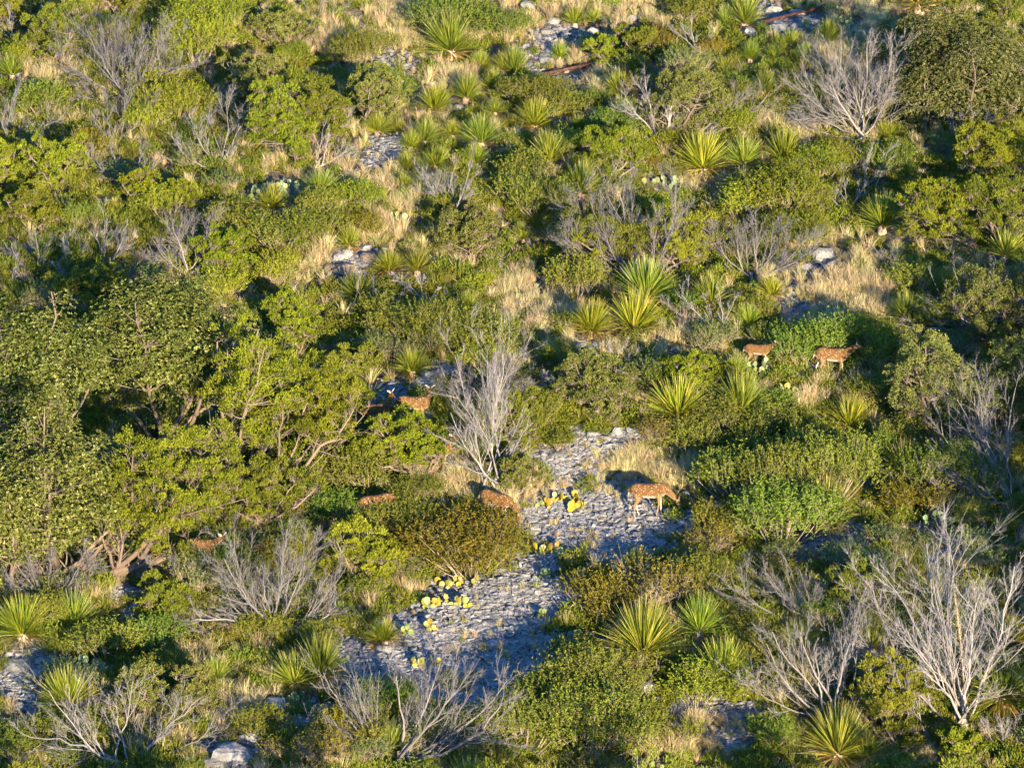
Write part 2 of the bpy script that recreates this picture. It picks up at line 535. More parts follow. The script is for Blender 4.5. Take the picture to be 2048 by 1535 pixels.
def zone(Z, x, y):
    x = np.asarray(x, float); y = np.asarray(y, float)
    x, y = x + 22 * np.sin(y * .055 + 1.3) + 11 * np.sin(y * .13 + x * .07), y + 12 * np.sin(x * .05 + .4) + 7 * np.sin(x * .15 + y * .1)
    d = np.full(x.shape, 9.0)
    for cx, cy_, rx, ry in Z:
        d = np.minimum(d, np.hypot((x - cx) / rx, (y - cy_) / ry))
    return d

# ------------------------------------------------------------------ ground
def build_ground():
    xs = np.concatenate([np.linspace(-160, -22, 24)[:-1], np.arange(-22, 22.01, .22), np.linspace(22, 160, 24)[1:]])
    ys = np.concatenate([np.linspace(-98, -16, 20)[:-1], np.arange(-16, 30.01, .25), np.linspace(30, 320, 40)[1:]])
    X, Y = np.meshgrid(xs, ys)
    Z = H(X, Y)
    P = np.stack([X, Y, Z], -1)
    px, py = proj(P)
    st = np.clip(1.35 - zone(STONE, px, py), 0, 1)
    st = np.where((np.abs(X) < 22) & (Y > -16) & (Y < 30), st, .1)
    Z += (rng.random(Z.shape) - .5) * .03
    P[..., 2] = Z
    i = np.arange(X.size).reshape(X.shape)
    f = np.stack([i[:-1, :-1], i[:-1, 1:], i[1:, 1:], i[1:, :-1]], -1).reshape(-1, 4)
    mb = MB()
    mb.add(P, f, st.ravel())
    m, n, out = new_mat('stony_soil')
    tc = n.nodes.new('ShaderNodeTexCoord')
    a = attr(n, 'tint')
    nz = n.nodes.new('ShaderNodeTexNoise'); nz.inputs['Scale'].default_value = 1.3; nz.inputs['Detail'].default_value = 10; nz.inputs['Roughness'].default_value = .65
    n.links.new(tc.outputs['Object'], nz.inputs['Vector'])
    soil = ramp(n, [(.3, (.07, .05, .03)), (.5, (.12, .095, .06)), (.7, (.15, .13, .07))])
    n.links.new(nz.outputs[0], soil.inputs[0])
    vo = n.nodes.new('ShaderNodeTexVoronoi'); vo.inputs['Scale'].default_value = 14
    n.links.new(tc.outputs['Object'], vo.inputs['Vector'])
    gr = ramp(n, [(.0, (.20, .175, .15)), (.45, (.11, .095, .075)), (.75, (.05, .04, .03))])
    n.links.new(vo.outputs['Distance'], gr.inputs[0])
    ad = n.nodes.new('ShaderNodeMath'); ad.operation = 'MULTIPLY_ADD'; ad.inputs[1].default_value = .9; ad.inputs[2].default_value = -.40
    n.links.new(nz.outputs[0], ad.inputs[0])
    a2 = n.nodes.new('ShaderNodeMath'); a2.operation = 'ADD'; a2.use_clamp = True
    n.links.new(a.outputs['Fac'], a2.inputs[0]); n.links.new(ad.outputs[0], a2.inputs[1])
    mx = nd(n, 'ShaderNodeMix', data_type='RGBA')
    n.links.new(a2.outputs[0], mx.inputs[0]); n.links.new(soil.outputs[0], mx.inputs[6]); n.links.new(gr.outputs[0], mx.inputs[7])
    p = leaf_shader(n, out, mx.outputs[2], .95, .1, 0)
    bp = n.nodes.new('ShaderNodeBump'); bp.inputs['Strength'].default_value = .8; bp.inputs['Distance'].default_value = .04; bp.invert = True
    n.links.new(vo.outputs['Distance'], bp.inputs['Height']); n.links.new(bp.outputs[0], p.inputs['Normal'])
    o = obj('ground', mb.mesh('ground', m, True))
    o['kind'] = 'structure'
    o['label'] = 'stony hillside soil between the shrubs and grass'
    return o
ground = build_ground()

# ------------------------------------------------------------------ stones and boulders
def hull_mesh(name, pts, mat):
    bm = bmesh.new()
    for p in pts:
        bm.verts.new(p)
    r = bmesh.ops.convex_hull(bm, input=bm.verts)
    dead = [e for e in r['geom_interior'] + r['geom_unused'] if isinstance(e, bmesh.types.BMVert)]
    if dead:
        bmesh.ops.delete(bm, geom=list(set(dead)), context='VERTS')
    bmesh.ops.recalc_face_normals(bm, faces=bm.faces)
    me = bpy.data.meshes.new(name)
    bm.to_mesh(me); bm.free()
    me.materials.append(mat)
    return me

def stone_pts(n, flat, blocky=.5):
    d = rand_dir(n)
    b = np.sign(d) * np.abs(d) ** blocky
    b = b / np.max(np.abs(b), axis=0)
    return [tuple(x) for x in b * np.array([.5, .36, .5 * flat]) * (.85 + .3 * rng.random((n, 1)))]
STONES = [hull_mesh('stone', stone_pts(14, .30 + .1 * (i % 3)), M['stone']) for i in range(8)]

def boulder_mesh(i):
    me = hull_mesh('boulder', stone_pts(46, .62, .62), M['rock'])
    bm = bmesh.new(); bm.from_mesh(me)
    bmesh.ops.subdivide_edges(bm, edges=bm.edges, cuts=1, use_grid_fill=True)
    ph = rng.random(3) * 9
    for v in bm.verts:
        c = v.co
        k = 1 + .055 * math.sin(9 * c.x + ph[0]) + .06 * math.sin(11 * c.y + 7 * c.z + ph[1]) + .04 * math.sin(23 * c.z + 15 * c.x + ph[2]) + random.uniform(-.02, .02)
        v.co = c * k
    bm.to_mesh(me); bm.free()
    return me
BOULDERS = [boulder_mesh(i) for i in range(8)]

ROCKS = [  # x, base y, width, height in picture px, description
    (462, 1525, 92, 44, 'big cracked pale limestone slab'), (428, 1538, 54, 26, 'tilted grey slab'), (500, 1486, 50, 30, 'rounded grey boulder half sunk in grass'),
    (552, 1424, 40, 34, 'blue-grey rounded boulder in shade'), (440, 1433, 46, 22, 'grey domed boulder under a dead branch'), (35, 1342, 52, 24, 'wide flat grey slab'),
    (40, 1296, 21, 17, 'white angular rock'), (17, 1314, 20, 14, 'cream angular rock'), (40, 1420, 27, 18, 'grey wedge-shaped rock'), (21, 1396, 15, 14, 'small white block'),
    (8, 1396, 12, 12, 'small cream rock'), (8, 1450, 22, 14, 'grey rock'), (1297, 1385, 36, 24, 'mossy rounded rock'), (1355, 1416, 34, 14, 'long yellow-lit flat rock'),
    (1335, 1428, 28, 15, 'grey block'), (1366, 1434, 32, 15, 'pale grey block'), (1400, 1424, 28, 13, 'flat grey rock'), (1313, 1408, 24, 18, 'upright dark rock'),
    (1438, 1418, 30, 12, 'flat pale rock'), (1274, 1076, 18, 15, 'small pointed white rock'), (1240, 1086, 24, 11, 'flat pale rock'), (1216, 1092, 22, 10, 'flat blue-grey rock'),
    (1333, 984, 16, 14, 'round cream rock'), (1350, 990, 14, 12, 'round grey rock'), (1371, 994, 22, 15, 'blue-grey rock'), (1335, 1026, 16, 11, 'small grey rock'),
    (1235, 874, 24, 22, 'pale upright block'), (1185, 870, 26, 10, 'flat pale slab'), (1150, 882, 22, 10, 'white flat rock'), (1115, 912, 36, 8, 'thin grey slab'),
    (1266, 862, 26, 12, 'grey slab'), (1347, 708, 24, 19, 'leftmost round grey boulder of the row of three'), (1382, 706, 24, 15, 'middle boulder of the row of three'),
    (1418, 712, 24, 13, 'rightmost boulder of the row of three'), (1196, 696, 26, 15, 'grey boulder'), (1180, 708, 34, 16, 'wide grey boulder'), (1165, 694, 18, 10, 'small pale rock'),
    (1648, 522, 46, 26, 'white-grey limestone outcrop block'), (1612, 540, 30, 16, 'pale outcrop block'), (1632, 552, 24, 10, 'low outcrop slab'), (1668, 534, 18, 16, 'small outcrop block'),
    (979, 48, 15, 12, 'small grey rock'), (994, 52, 22, 17, 'pale rounded boulder'), (880, 24, 14, 9, 'white rock'), (868, 172, 22, 10, 'pale wedge rock'),
    (917, 222, 20, 14, 'bright white rock under a sotol'), (1007, 303, 20, 8, 'flat cream rock'), (768, 338, 20, 7, 'flat white rock'), (1055, 18, 36, 20, 'large grey slab'),
    (1108, 48, 24, 12, 'white broken rock'), (1186, 68, 28, 14, 'white domed rock'), (1092, 68, 22, 10, 'flat white rock'), (1128, 74, 14, 10, 'small white block'), (1052, 98, 14, 11, 'white lump of rock'),
    (1092, 124, 26, 12, 'grey wedge rock'), (1265, 42, 22, 14, 'grey rock in dry grass'), (1498, 73, 32, 21, 'round pale grey boulder'), (1556, 62, 34, 15, 'pale block under the pipe'), (1548, 26, 40, 16, 'broad grey slab'),
    (1592, 30, 32, 12, 'low grey slab'), (1628, 46, 26, 9, 'flat pale rock'), (1502, 104, 22, 12, 'white rock'), (632, 437, 22, 10, 'bright white block'), (565, 428, 38, 12, 'long pale slab'),
    (676, 520, 26, 16, 'cream block'), (694, 516, 22, 18, 'pale upright block'), (732, 500, 24, 12, 'grey block'), (735, 524, 32, 22, 'tan lumpy rock'),
    (690, 548, 46, 24, 'wide tan rock with shaded foot'), (660, 545, 24, 18, 'brown rock'), (860, 752, 40, 12, 'flat blue-grey slab'), (893, 744, 44, 12, 'flat grey slab'), (845, 760, 26, 9, 'thin blue-grey slab'),
    (1760, 1037, 15, 10, 'round cream rock'), (1695, 1074, 20, 10, 'pale rock'), (1718, 1054, 16, 10, 'small cream rock'), (905, 1288, 22, 10, 'bright white stone'), (830, 1214, 20, 9, 'flat grey stone'),
    (775, 1208, 20, 10, 'flat pale stone'), (255, 1185, 22, 12, 'grey block under the trees'), (1672, 714, 30, 9, 'flat blue-tinted slab behind the walking deer'), (1400, 1100, 20, 10, 'flat grey rock'),
    (1478, 640, 14, 8, 'small white rock'), (1770, 1085, 22, 9, 'flat grey rock'), (1806, 1076, 18, 9, 'flat pale rock'), (680, 1376, 10, 9, 'small white stone'), (770, 1300, 36, 14, 'dark grey slab'),
]
def build_rocks():
    for i, (x, y, w, h, d) in enumerate(ROCKS):
        p = at(x, y - h * .25)
        s = ppm(p)
        me = BOULDERS[i % 8]
        W = w / s
        Hh = max(h / s / .95, .3 * W)
        o = obj('boulder', me, None, p)
        o.scale = (W * 1.02, W * (.75 + .3 * random.random()) * 1.3, Hh * 1.75)
        o.location.z += Hh * .08
        o.rotation_euler = (random.uniform(-.12, .12), random.uniform(-.15, .15), random.uniform(-.4, .4) + (math.pi if i % 2 else 0))
        v = random.uniform(.8, 1.12)
        o.color = (v * 1.0, v * random.uniform(.95, 1), v * random.uniform(.86, .98), 1)
        if 'white' in d or 'cream' in d:
            o.color = (1.08, 1.04, .97, 1)
        if 'tan' in d or 'brown' in d:
            o.color = (.8, .62, .45, 1)
        one = any(k in d for k in ('row of three', 'walking deer'))
        set_tags(o, 'rock', d, (x, y - h / 2), d if one else None, 'rocks on the hillside')
build_rocks()

def build_stones():
    n = 0
    pick = STONE[:15] + [STONE[i] for i in (15, 18, 19, 39, 40)]
    wt = np.array([z[2] * z[3] for z in pick], float); wt /= wt.sum()
    while n < 290:
        z = pick[rng.choice(len(pick), p=wt)]
        a, r = random.random() * 6.283, math.sqrt(random.random())
        x, y = z[0] + z[2] * r * math.cos(a), z[1] + z[3] * r * math.sin(a)
        if not (2 < x < 2046 and y < 1530):
            continue
        p = at(x, y)
        o = obj('stone', STONES[n % 8], ground)
        w = random.uniform(.13, .30) * (1.25 if random.random() < .2 else 1)
        o.scale = (w, w * random.uniform(.7, 1.2), w * random.uniform(.7, 1.2))
        o.location = tuple(p + np.array([0, 0, w * .08]))
        o.rotation_euler = (random.uniform(-.2, .2), random.uniform(-.2, .2), random.random() * 6.28)
        v = random.uniform(.75, 1.2)
        o.color = (v, v * random.uniform(.94, 1), v * random.uniform(.85, 1), 1)
        n += 1
build_stones()

# ------------------------------------------------------------------ uncountable cover: geometry-node scatter
def source_collection(name, meshes):
    c = bpy.data.collections.new(name)
    for i, me in enumerate(meshes):
        o = bpy.data.objects.new('%s_%02d' % (name, i), me)
        c.objects.link(o)
    return c

def scatter(name, label, cat, col, n_src, P, rot, scl, tint):
    me = bpy.data.meshes.new(name)
    me.vertices.add(len(P))
    me.vertices.foreach_set('co', P.astype(np.float32).ravel())
    for nm, ty, arr in (('rot', 'FLOAT_VECTOR', rot), ('scl', 'FLOAT_VECTOR', scl)):
        a = me.attributes.new(nm, ty, 'POINT'); a.data.foreach_set('vector', arr.astype(np.float32).ravel())
    a = me.attributes.new('idx', 'INT', 'POINT'); a.data.foreach_set('value', rng.integers(0, n_src, len(P)).astype(np.int32))
    g = bpy.data.node_groups.new(name, 'GeometryNodeTree')
    g.interface.new_socket('Geometry', in_out='INPUT', socket_type='NodeSocketGeometry')
    g.interface.new_socket('Geometry', in_out='OUTPUT', socket_type='NodeSocketGeometry')
    gi, go = g.nodes.new('NodeGroupInput'), g.nodes.new('NodeGroupOutput')
    ip = g.nodes.new('GeometryNodeInstanceOnPoints')
    ci = g.nodes.new('GeometryNodeCollectionInfo')
    ci.inputs['Collection'].default_value = col
    ci.inputs['Separate Children'].default_value = True
    ci.inputs['Reset Children'].default_value = True
    def na(nm, ty):
        x = g.nodes.new('GeometryNodeInputNamedAttribute'); x.data_type = ty; x.inputs['Name'].default_value = nm
        return x.outputs['Attribute']
    g.links.new(gi.outputs[0], ip.inputs['Points'])
    g.links.new(ci.outputs[0], ip.inputs['Instance'])
    ip.inputs['Pick Instance'].default_value = True
    g.links.new(na('idx', 'INT'), ip.inputs['Instance Index'])
    er = g.nodes.new('FunctionNodeEulerToRotation')
    g.links.new(na('rot', 'FLOAT_VECTOR'), er.inputs[0]); g.links.new(er.outputs[0], ip.inputs['Rotation'])
    g.links.new(na('scl', 'FLOAT_VECTOR'), ip.inputs['Scale'])
    g.links.new(ip.outputs[0], go.inputs[0])
    o = obj(name, me)
    md = o.modifiers.new('scatter', 'NODES'); md.node_group = g
    o['kind'] = 'stuff'; o['label'] = label; o['category'] = cat
    o.color = (*tint, 1)
    return o

def tuft_mesh(name, nb, h, spread, wid, mat, K=3, droop=.25, heads=False):
    mb = MB()
    a = rng.random(nb) * 6.283
    r = np.sqrt(rng.random(nb)) * spread * .3
    S = np.stack([r * np.cos(a), r * np.sin(a), np.zeros(nb)], 1)
    lean = rng.random(nb) * spread
    a2 = a + rng.normal(size=nb) * .5
    L = h * (.5 + .6 * rng.random(nb))
    out = np.stack([np.cos(a2), np.sin(a2), np.zeros(nb)], 1) * lean[:, None]
    tt = np.linspace(0, 1, K)
    c = S[:, None] + out[:, None] * (tt ** 1.3)[None, :, None] * 1.0 + np.array([0, 0, 1.]) * (L[:, None] * (tt - droop * tt ** 3))[..., None]
    side = nrm(np.cross(out + 1e-4, rng.normal(size=(nb, 3))))
    w = wid * (1 - tt ** 2 * .9)
    v = np.stack([c + side[:, None] * w[None, :, None] / 2, c - side[:, None] * w[None, :, None] / 2], 2)
    i = np.arange(nb * K * 2).reshape(nb, K, 2)
    f = np.stack([i[:, :-1, 0], i[:, :-1, 1], i[:, 1:, 1], i[:, 1:, 0]], -1).reshape(-1, 4)
    mb.add(v, f, np.repeat(rng.random(nb), K * 2), np.tile(np.repeat(tt, 2), nb))
    return mb.mesh(name, mat)

def points(n, accept, x0=-260, x1=2310, y0=-130, y1=1760):
    out = []
    tot = 0
    while tot < n:
        # even on the ground: sample picture rows by inverse area
        x = rng.uniform(x0, x1, n * 2); y = rng.uniform(y0, y1, n * 2)
        k = rng.random(n * 2) < accept(x, y)
        out.append(np.stack([x[k], y[k]], 1)); tot += int(k.sum())
    q = np.concatenate(out)[:n]
    return at(q[:, 0], q[:, 1]), q

def clump_mesh(name, n, rad, hgt, mat, L=.045, W=.02):
    mb = MB()
    d = rand_dir(n); d[:, 2] = np.abs(d[:, 2])
    C = d * np.array([rad, rad, hgt]) * (rng.random((n, 1)) ** .45)
    add_leaves(mb, C, d * .5 + np.array([0, 0, .7]) + rng.normal(size=(n, 3)) * .4, L * (.6 + .8 * rng.random(n)), W, np.clip(.5 + rng.normal(size=n) * .25, 0, 1))
    return mb.mesh(name, mat)

def build_cover():
    straw = source_collection('straw_tuft', [tuft_mesh('straw_tuft', 70, .42, .20, .011, M['straw']) for _ in range(5)])
    green = source_collection('grass_tuft', [tuft_mesh('grass_tuft', 60, .34, .24, .012, M['green_grass']) for _ in range(5)])
    forb = source_collection('forb', [clump_mesh('forb', 420, .22, .22, M['scrub']) for _ in range(6)])
    grav = source_collection('pebble', [hull_mesh('pebble', stone_pts(10, .5), M['stone']) for _ in range(6)])
    def noise(x, y, f):
        return .5 + .25 * np.sin(x * f + 2 * np.sin(y * f * 1.7)) + .25 * np.sin(y * f * 2.1 + 1.5 * np.sin(x * f * .8) + 1)
    def clear(x, y):
        k = np.ones(x.shape)
        for a, b, c, d in CLEAR:
            k[((x - a) / c) ** 2 + ((y - b) / d) ** 2 < 1] = .06
        return k
    def a_straw(x, y):
        s = np.clip(1.25 - zone(STRAW, x, y), 0, 1) * 1.6
        st = np.clip(1.1 - zone(STONE, x, y), 0, 1)
        base = .03 + .22 * noise(x, y, .012) ** 3
        return np.clip(np.maximum(s, base) * (1 - .55 * np.minimum(1, st * 2.2)), 0, 1) * clear(x, y)
    def a_green(x, y):
        s = np.clip(1.2 - zone(STRAW, x, y), 0, 1)
        st = np.clip(1.15 - zone(STONE, x, y), 0, 1)
        return np.clip((.25 + .75 * noise(x, y, .009)) * (1 - .7 * np.minimum(1, s * 2)) * (1 - .96 * np.minimum(1, st * 2.5)), 0, 1) * clear(x, y)
    def a_forb(x, y):
        s = np.clip(1.2 - zone(STRAW, x, y), 0, 1)
        st = np.clip(1.2 - zone(STONE, x, y), 0, 1)
        return np.clip((.15 + .85 * noise(x, y, .014)) * (1 - .75 * np.minimum(1, s * 2)) * (1 - .98 * np.minimum(1, st * 2.5)), 0, 1) * clear(x, y)
    def a_grav(x, y):
        return np.clip(1.3 - zone(STONE, x, y), .02, 1) ** 1.5
    def rs(n, lo, hi, tilt=.12):
        rot = np.stack([rng.normal(size=n) * tilt, rng.normal(size=n) * tilt, rng.random(n) * 6.283], 1)
        s = lo + (hi - lo) * rng.random(n) ** 1.5
        return rot, np.stack([s, s, s * (.8 + .5 * rng.random(n))], 1)
    P, q = points(11000, a_straw); r, s = rs(len(P), .5, 1.3)
    s *= np.where(zone(STONE, q[:, 0], q[:, 1]) < 1.05, .55, 1.0)[:, None]
    scatter('dry_grass', 'straw-coloured bunch grass scattered between shrubs and stones', 'grass', straw, 5, P, r, s, (1, 1, 1))
    P, _ = points(20000, a_green); r, s = rs(len(P), .5, 1.3)
    scatter('green_grass', 'green and olive grass filling gaps in the scrub', 'grass', green, 5, P, r, s, (1, 1, 1))
    P, _ = points(14000, a_forb); r, s = rs(len(P), .5, 1.5)
    scatter('ground_cover', 'low olive leafy ground cover among the shrubs', 'ground cover', forb, 6, P, r, s, (1, 1, 1))
    P, _ = points(34000, a_grav)
    n = len(P)
    rot = np.stack([rng.normal(size=n) * .3, rng.normal(size=n) * .3, rng.random(n) * 6.283], 1)
    sc = .05 + .20 * rng.random(n) ** 2.6
    scatter('gravel', 'loose pale limestone gravel covering the bare ground', 'gravel', grav, 6, P, rot, np.stack([sc, sc, sc * (.4 + .5 * rng.random(n))], 1), (1, 1, 1))

# ------------------------------------------------------------------ dead trees: every main limb a part of its own
def limb_mesh(B, C, T, r, dens=1.0, fine=1.0, mat='dead', name='limb'):
    mb = MB()
    K = 9
    P = bez(B[None], C[None], T[None], K)
    ln = float(np.linalg.norm(T - B))
    P[:, 1:] += np.cumsum(rng.normal(size=(1, K - 1, 3)), 1) * ln * .017
    rad = r * np.linspace(1, .22, K)[None]
    add_tubes(mb, P, rad, 6)
    m1 = max(3, int(round((3 + ln * 3.2) * dens)))
    Q, rq, l1 = children(P, rad, m1, .15, .52, .46, np.array([ln]), 6, .11, .07, .50)
    add_tubes(mb, Q, rq, 4)
    m2 = max(3, int(round(5 * dens)))
    Q2, rq2, l2 = children(Q, rq, m2, .2, .52, .5, l1, 4, .12, .06, .5)
    rq = rq; rq2 = np.maximum(rq2, .0032)
    add_tubes(mb, Q2, rq2, 3)
    m3 = int(8 * fine)
    if m3:
        for Pq, lq, mm in ((Q2, l2, m3), (Q, l1, m3 + 2)):
            N, KP, _ = Pq.shape
            t = .15 + .83 * rng.random((N, mm)); fi = t * (KP - 1); i0 = np.floor(fi).astype(int); fr = (fi - i0)[..., None]
            n = np.arange(N)[:, None]
            S = Pq[n, i0] * (1 - fr) + Pq[n, i0 + 1] * fr
            Tn = nrm(Pq[n, i0 + 1] - Pq[n, i0])
            D = nrm(Tn + rng.normal(size=Tn.shape) * .48 + np.array([0, 0, .1]))
            E = S + D * (lq[:, None] * (.25 + .55 * rng.random((N, mm))))[..., None]
            add_spikes(mb, S.reshape(-1, 3), E.reshape(-1, 3), .0030)
    return mb.mesh(name, M[mat])

def dead_tree(x, y, tips, r=.05, dens=1.0, fine=1.0, desc='bare grey dead tree', label=None, spread=.4, mat='dead', tone=1.0, bases=None):
    p = at(x, y)
    s = ppm(p)
    cx = float(np.mean([t[0] for t in tips])); cyv = float(np.mean([t[1] for t in tips]))
    o = thing('dead_tree', 'dead tree', p, desc, ((cx + x) / 2, (cyv + y) / 2), label, 'dead grey trees and bushes')
    z0 = depth(p)
    mb = MB()
    K = 5
    a = np.linspace(0, 1, K)
    tot = max(y - t[1] for t in tips) / s
    hh = min(.35, .12 * tot + .05)
    stump = np.stack([np.zeros(K), np.zeros(K), -.15 + a * (hh + .15)], 1)[None]
    add_tubes(mb, stump, (r * 1.7 * (1.25 - .4 * a))[None], 8)
    obj('trunk', mb.mesh('trunk', M[mat]), o)
    for k, tp in enumerate(tips):
        tx, ty = tp[:2]
        L = math.hypot(tx - x, ty - y) / s
        dd = tp[2] if len(tp) > 2 else random.uniform(-1, 1) * spread * L
        T = at_depth(tx, ty, z0 + dd) - p
        lo = H(p[0] + T[0], p[1] + T[1]) - p[2] + .12
        T[2] = max(T[2], lo)
        if bases:
            bx, by = bases[k % len(bases)]
            B = at(bx, by) - p
            B[2] -= .05
        else:
            bs = min(.3, .10 * tot)
            B = np.array([random.uniform(-1, 1) * bs + .06 * T[0], random.uniform(-1, 1) * bs, random.uniform(-.1, .8) * hh])
        C = B * .5 + T * .5
        hz = T[:2] - B[:2]
        C[:2] = B[:2] + hz * random.uniform(.5, .72)
        C[2] = B[2] + (T[2] - B[2]) * random.uniform(.25, .42)
        C += rng.normal(size=3) * L * .05
        if random.random() < .15:
            T = B + (T - B) * random.uniform(.55, .8)
        q = obj('limb', limb_mesh(B, C, T, r * random.uniform(.7, 1.05), dens, fine, mat), o)
        q.color = (tone,) * 3 + (1,)
    return o

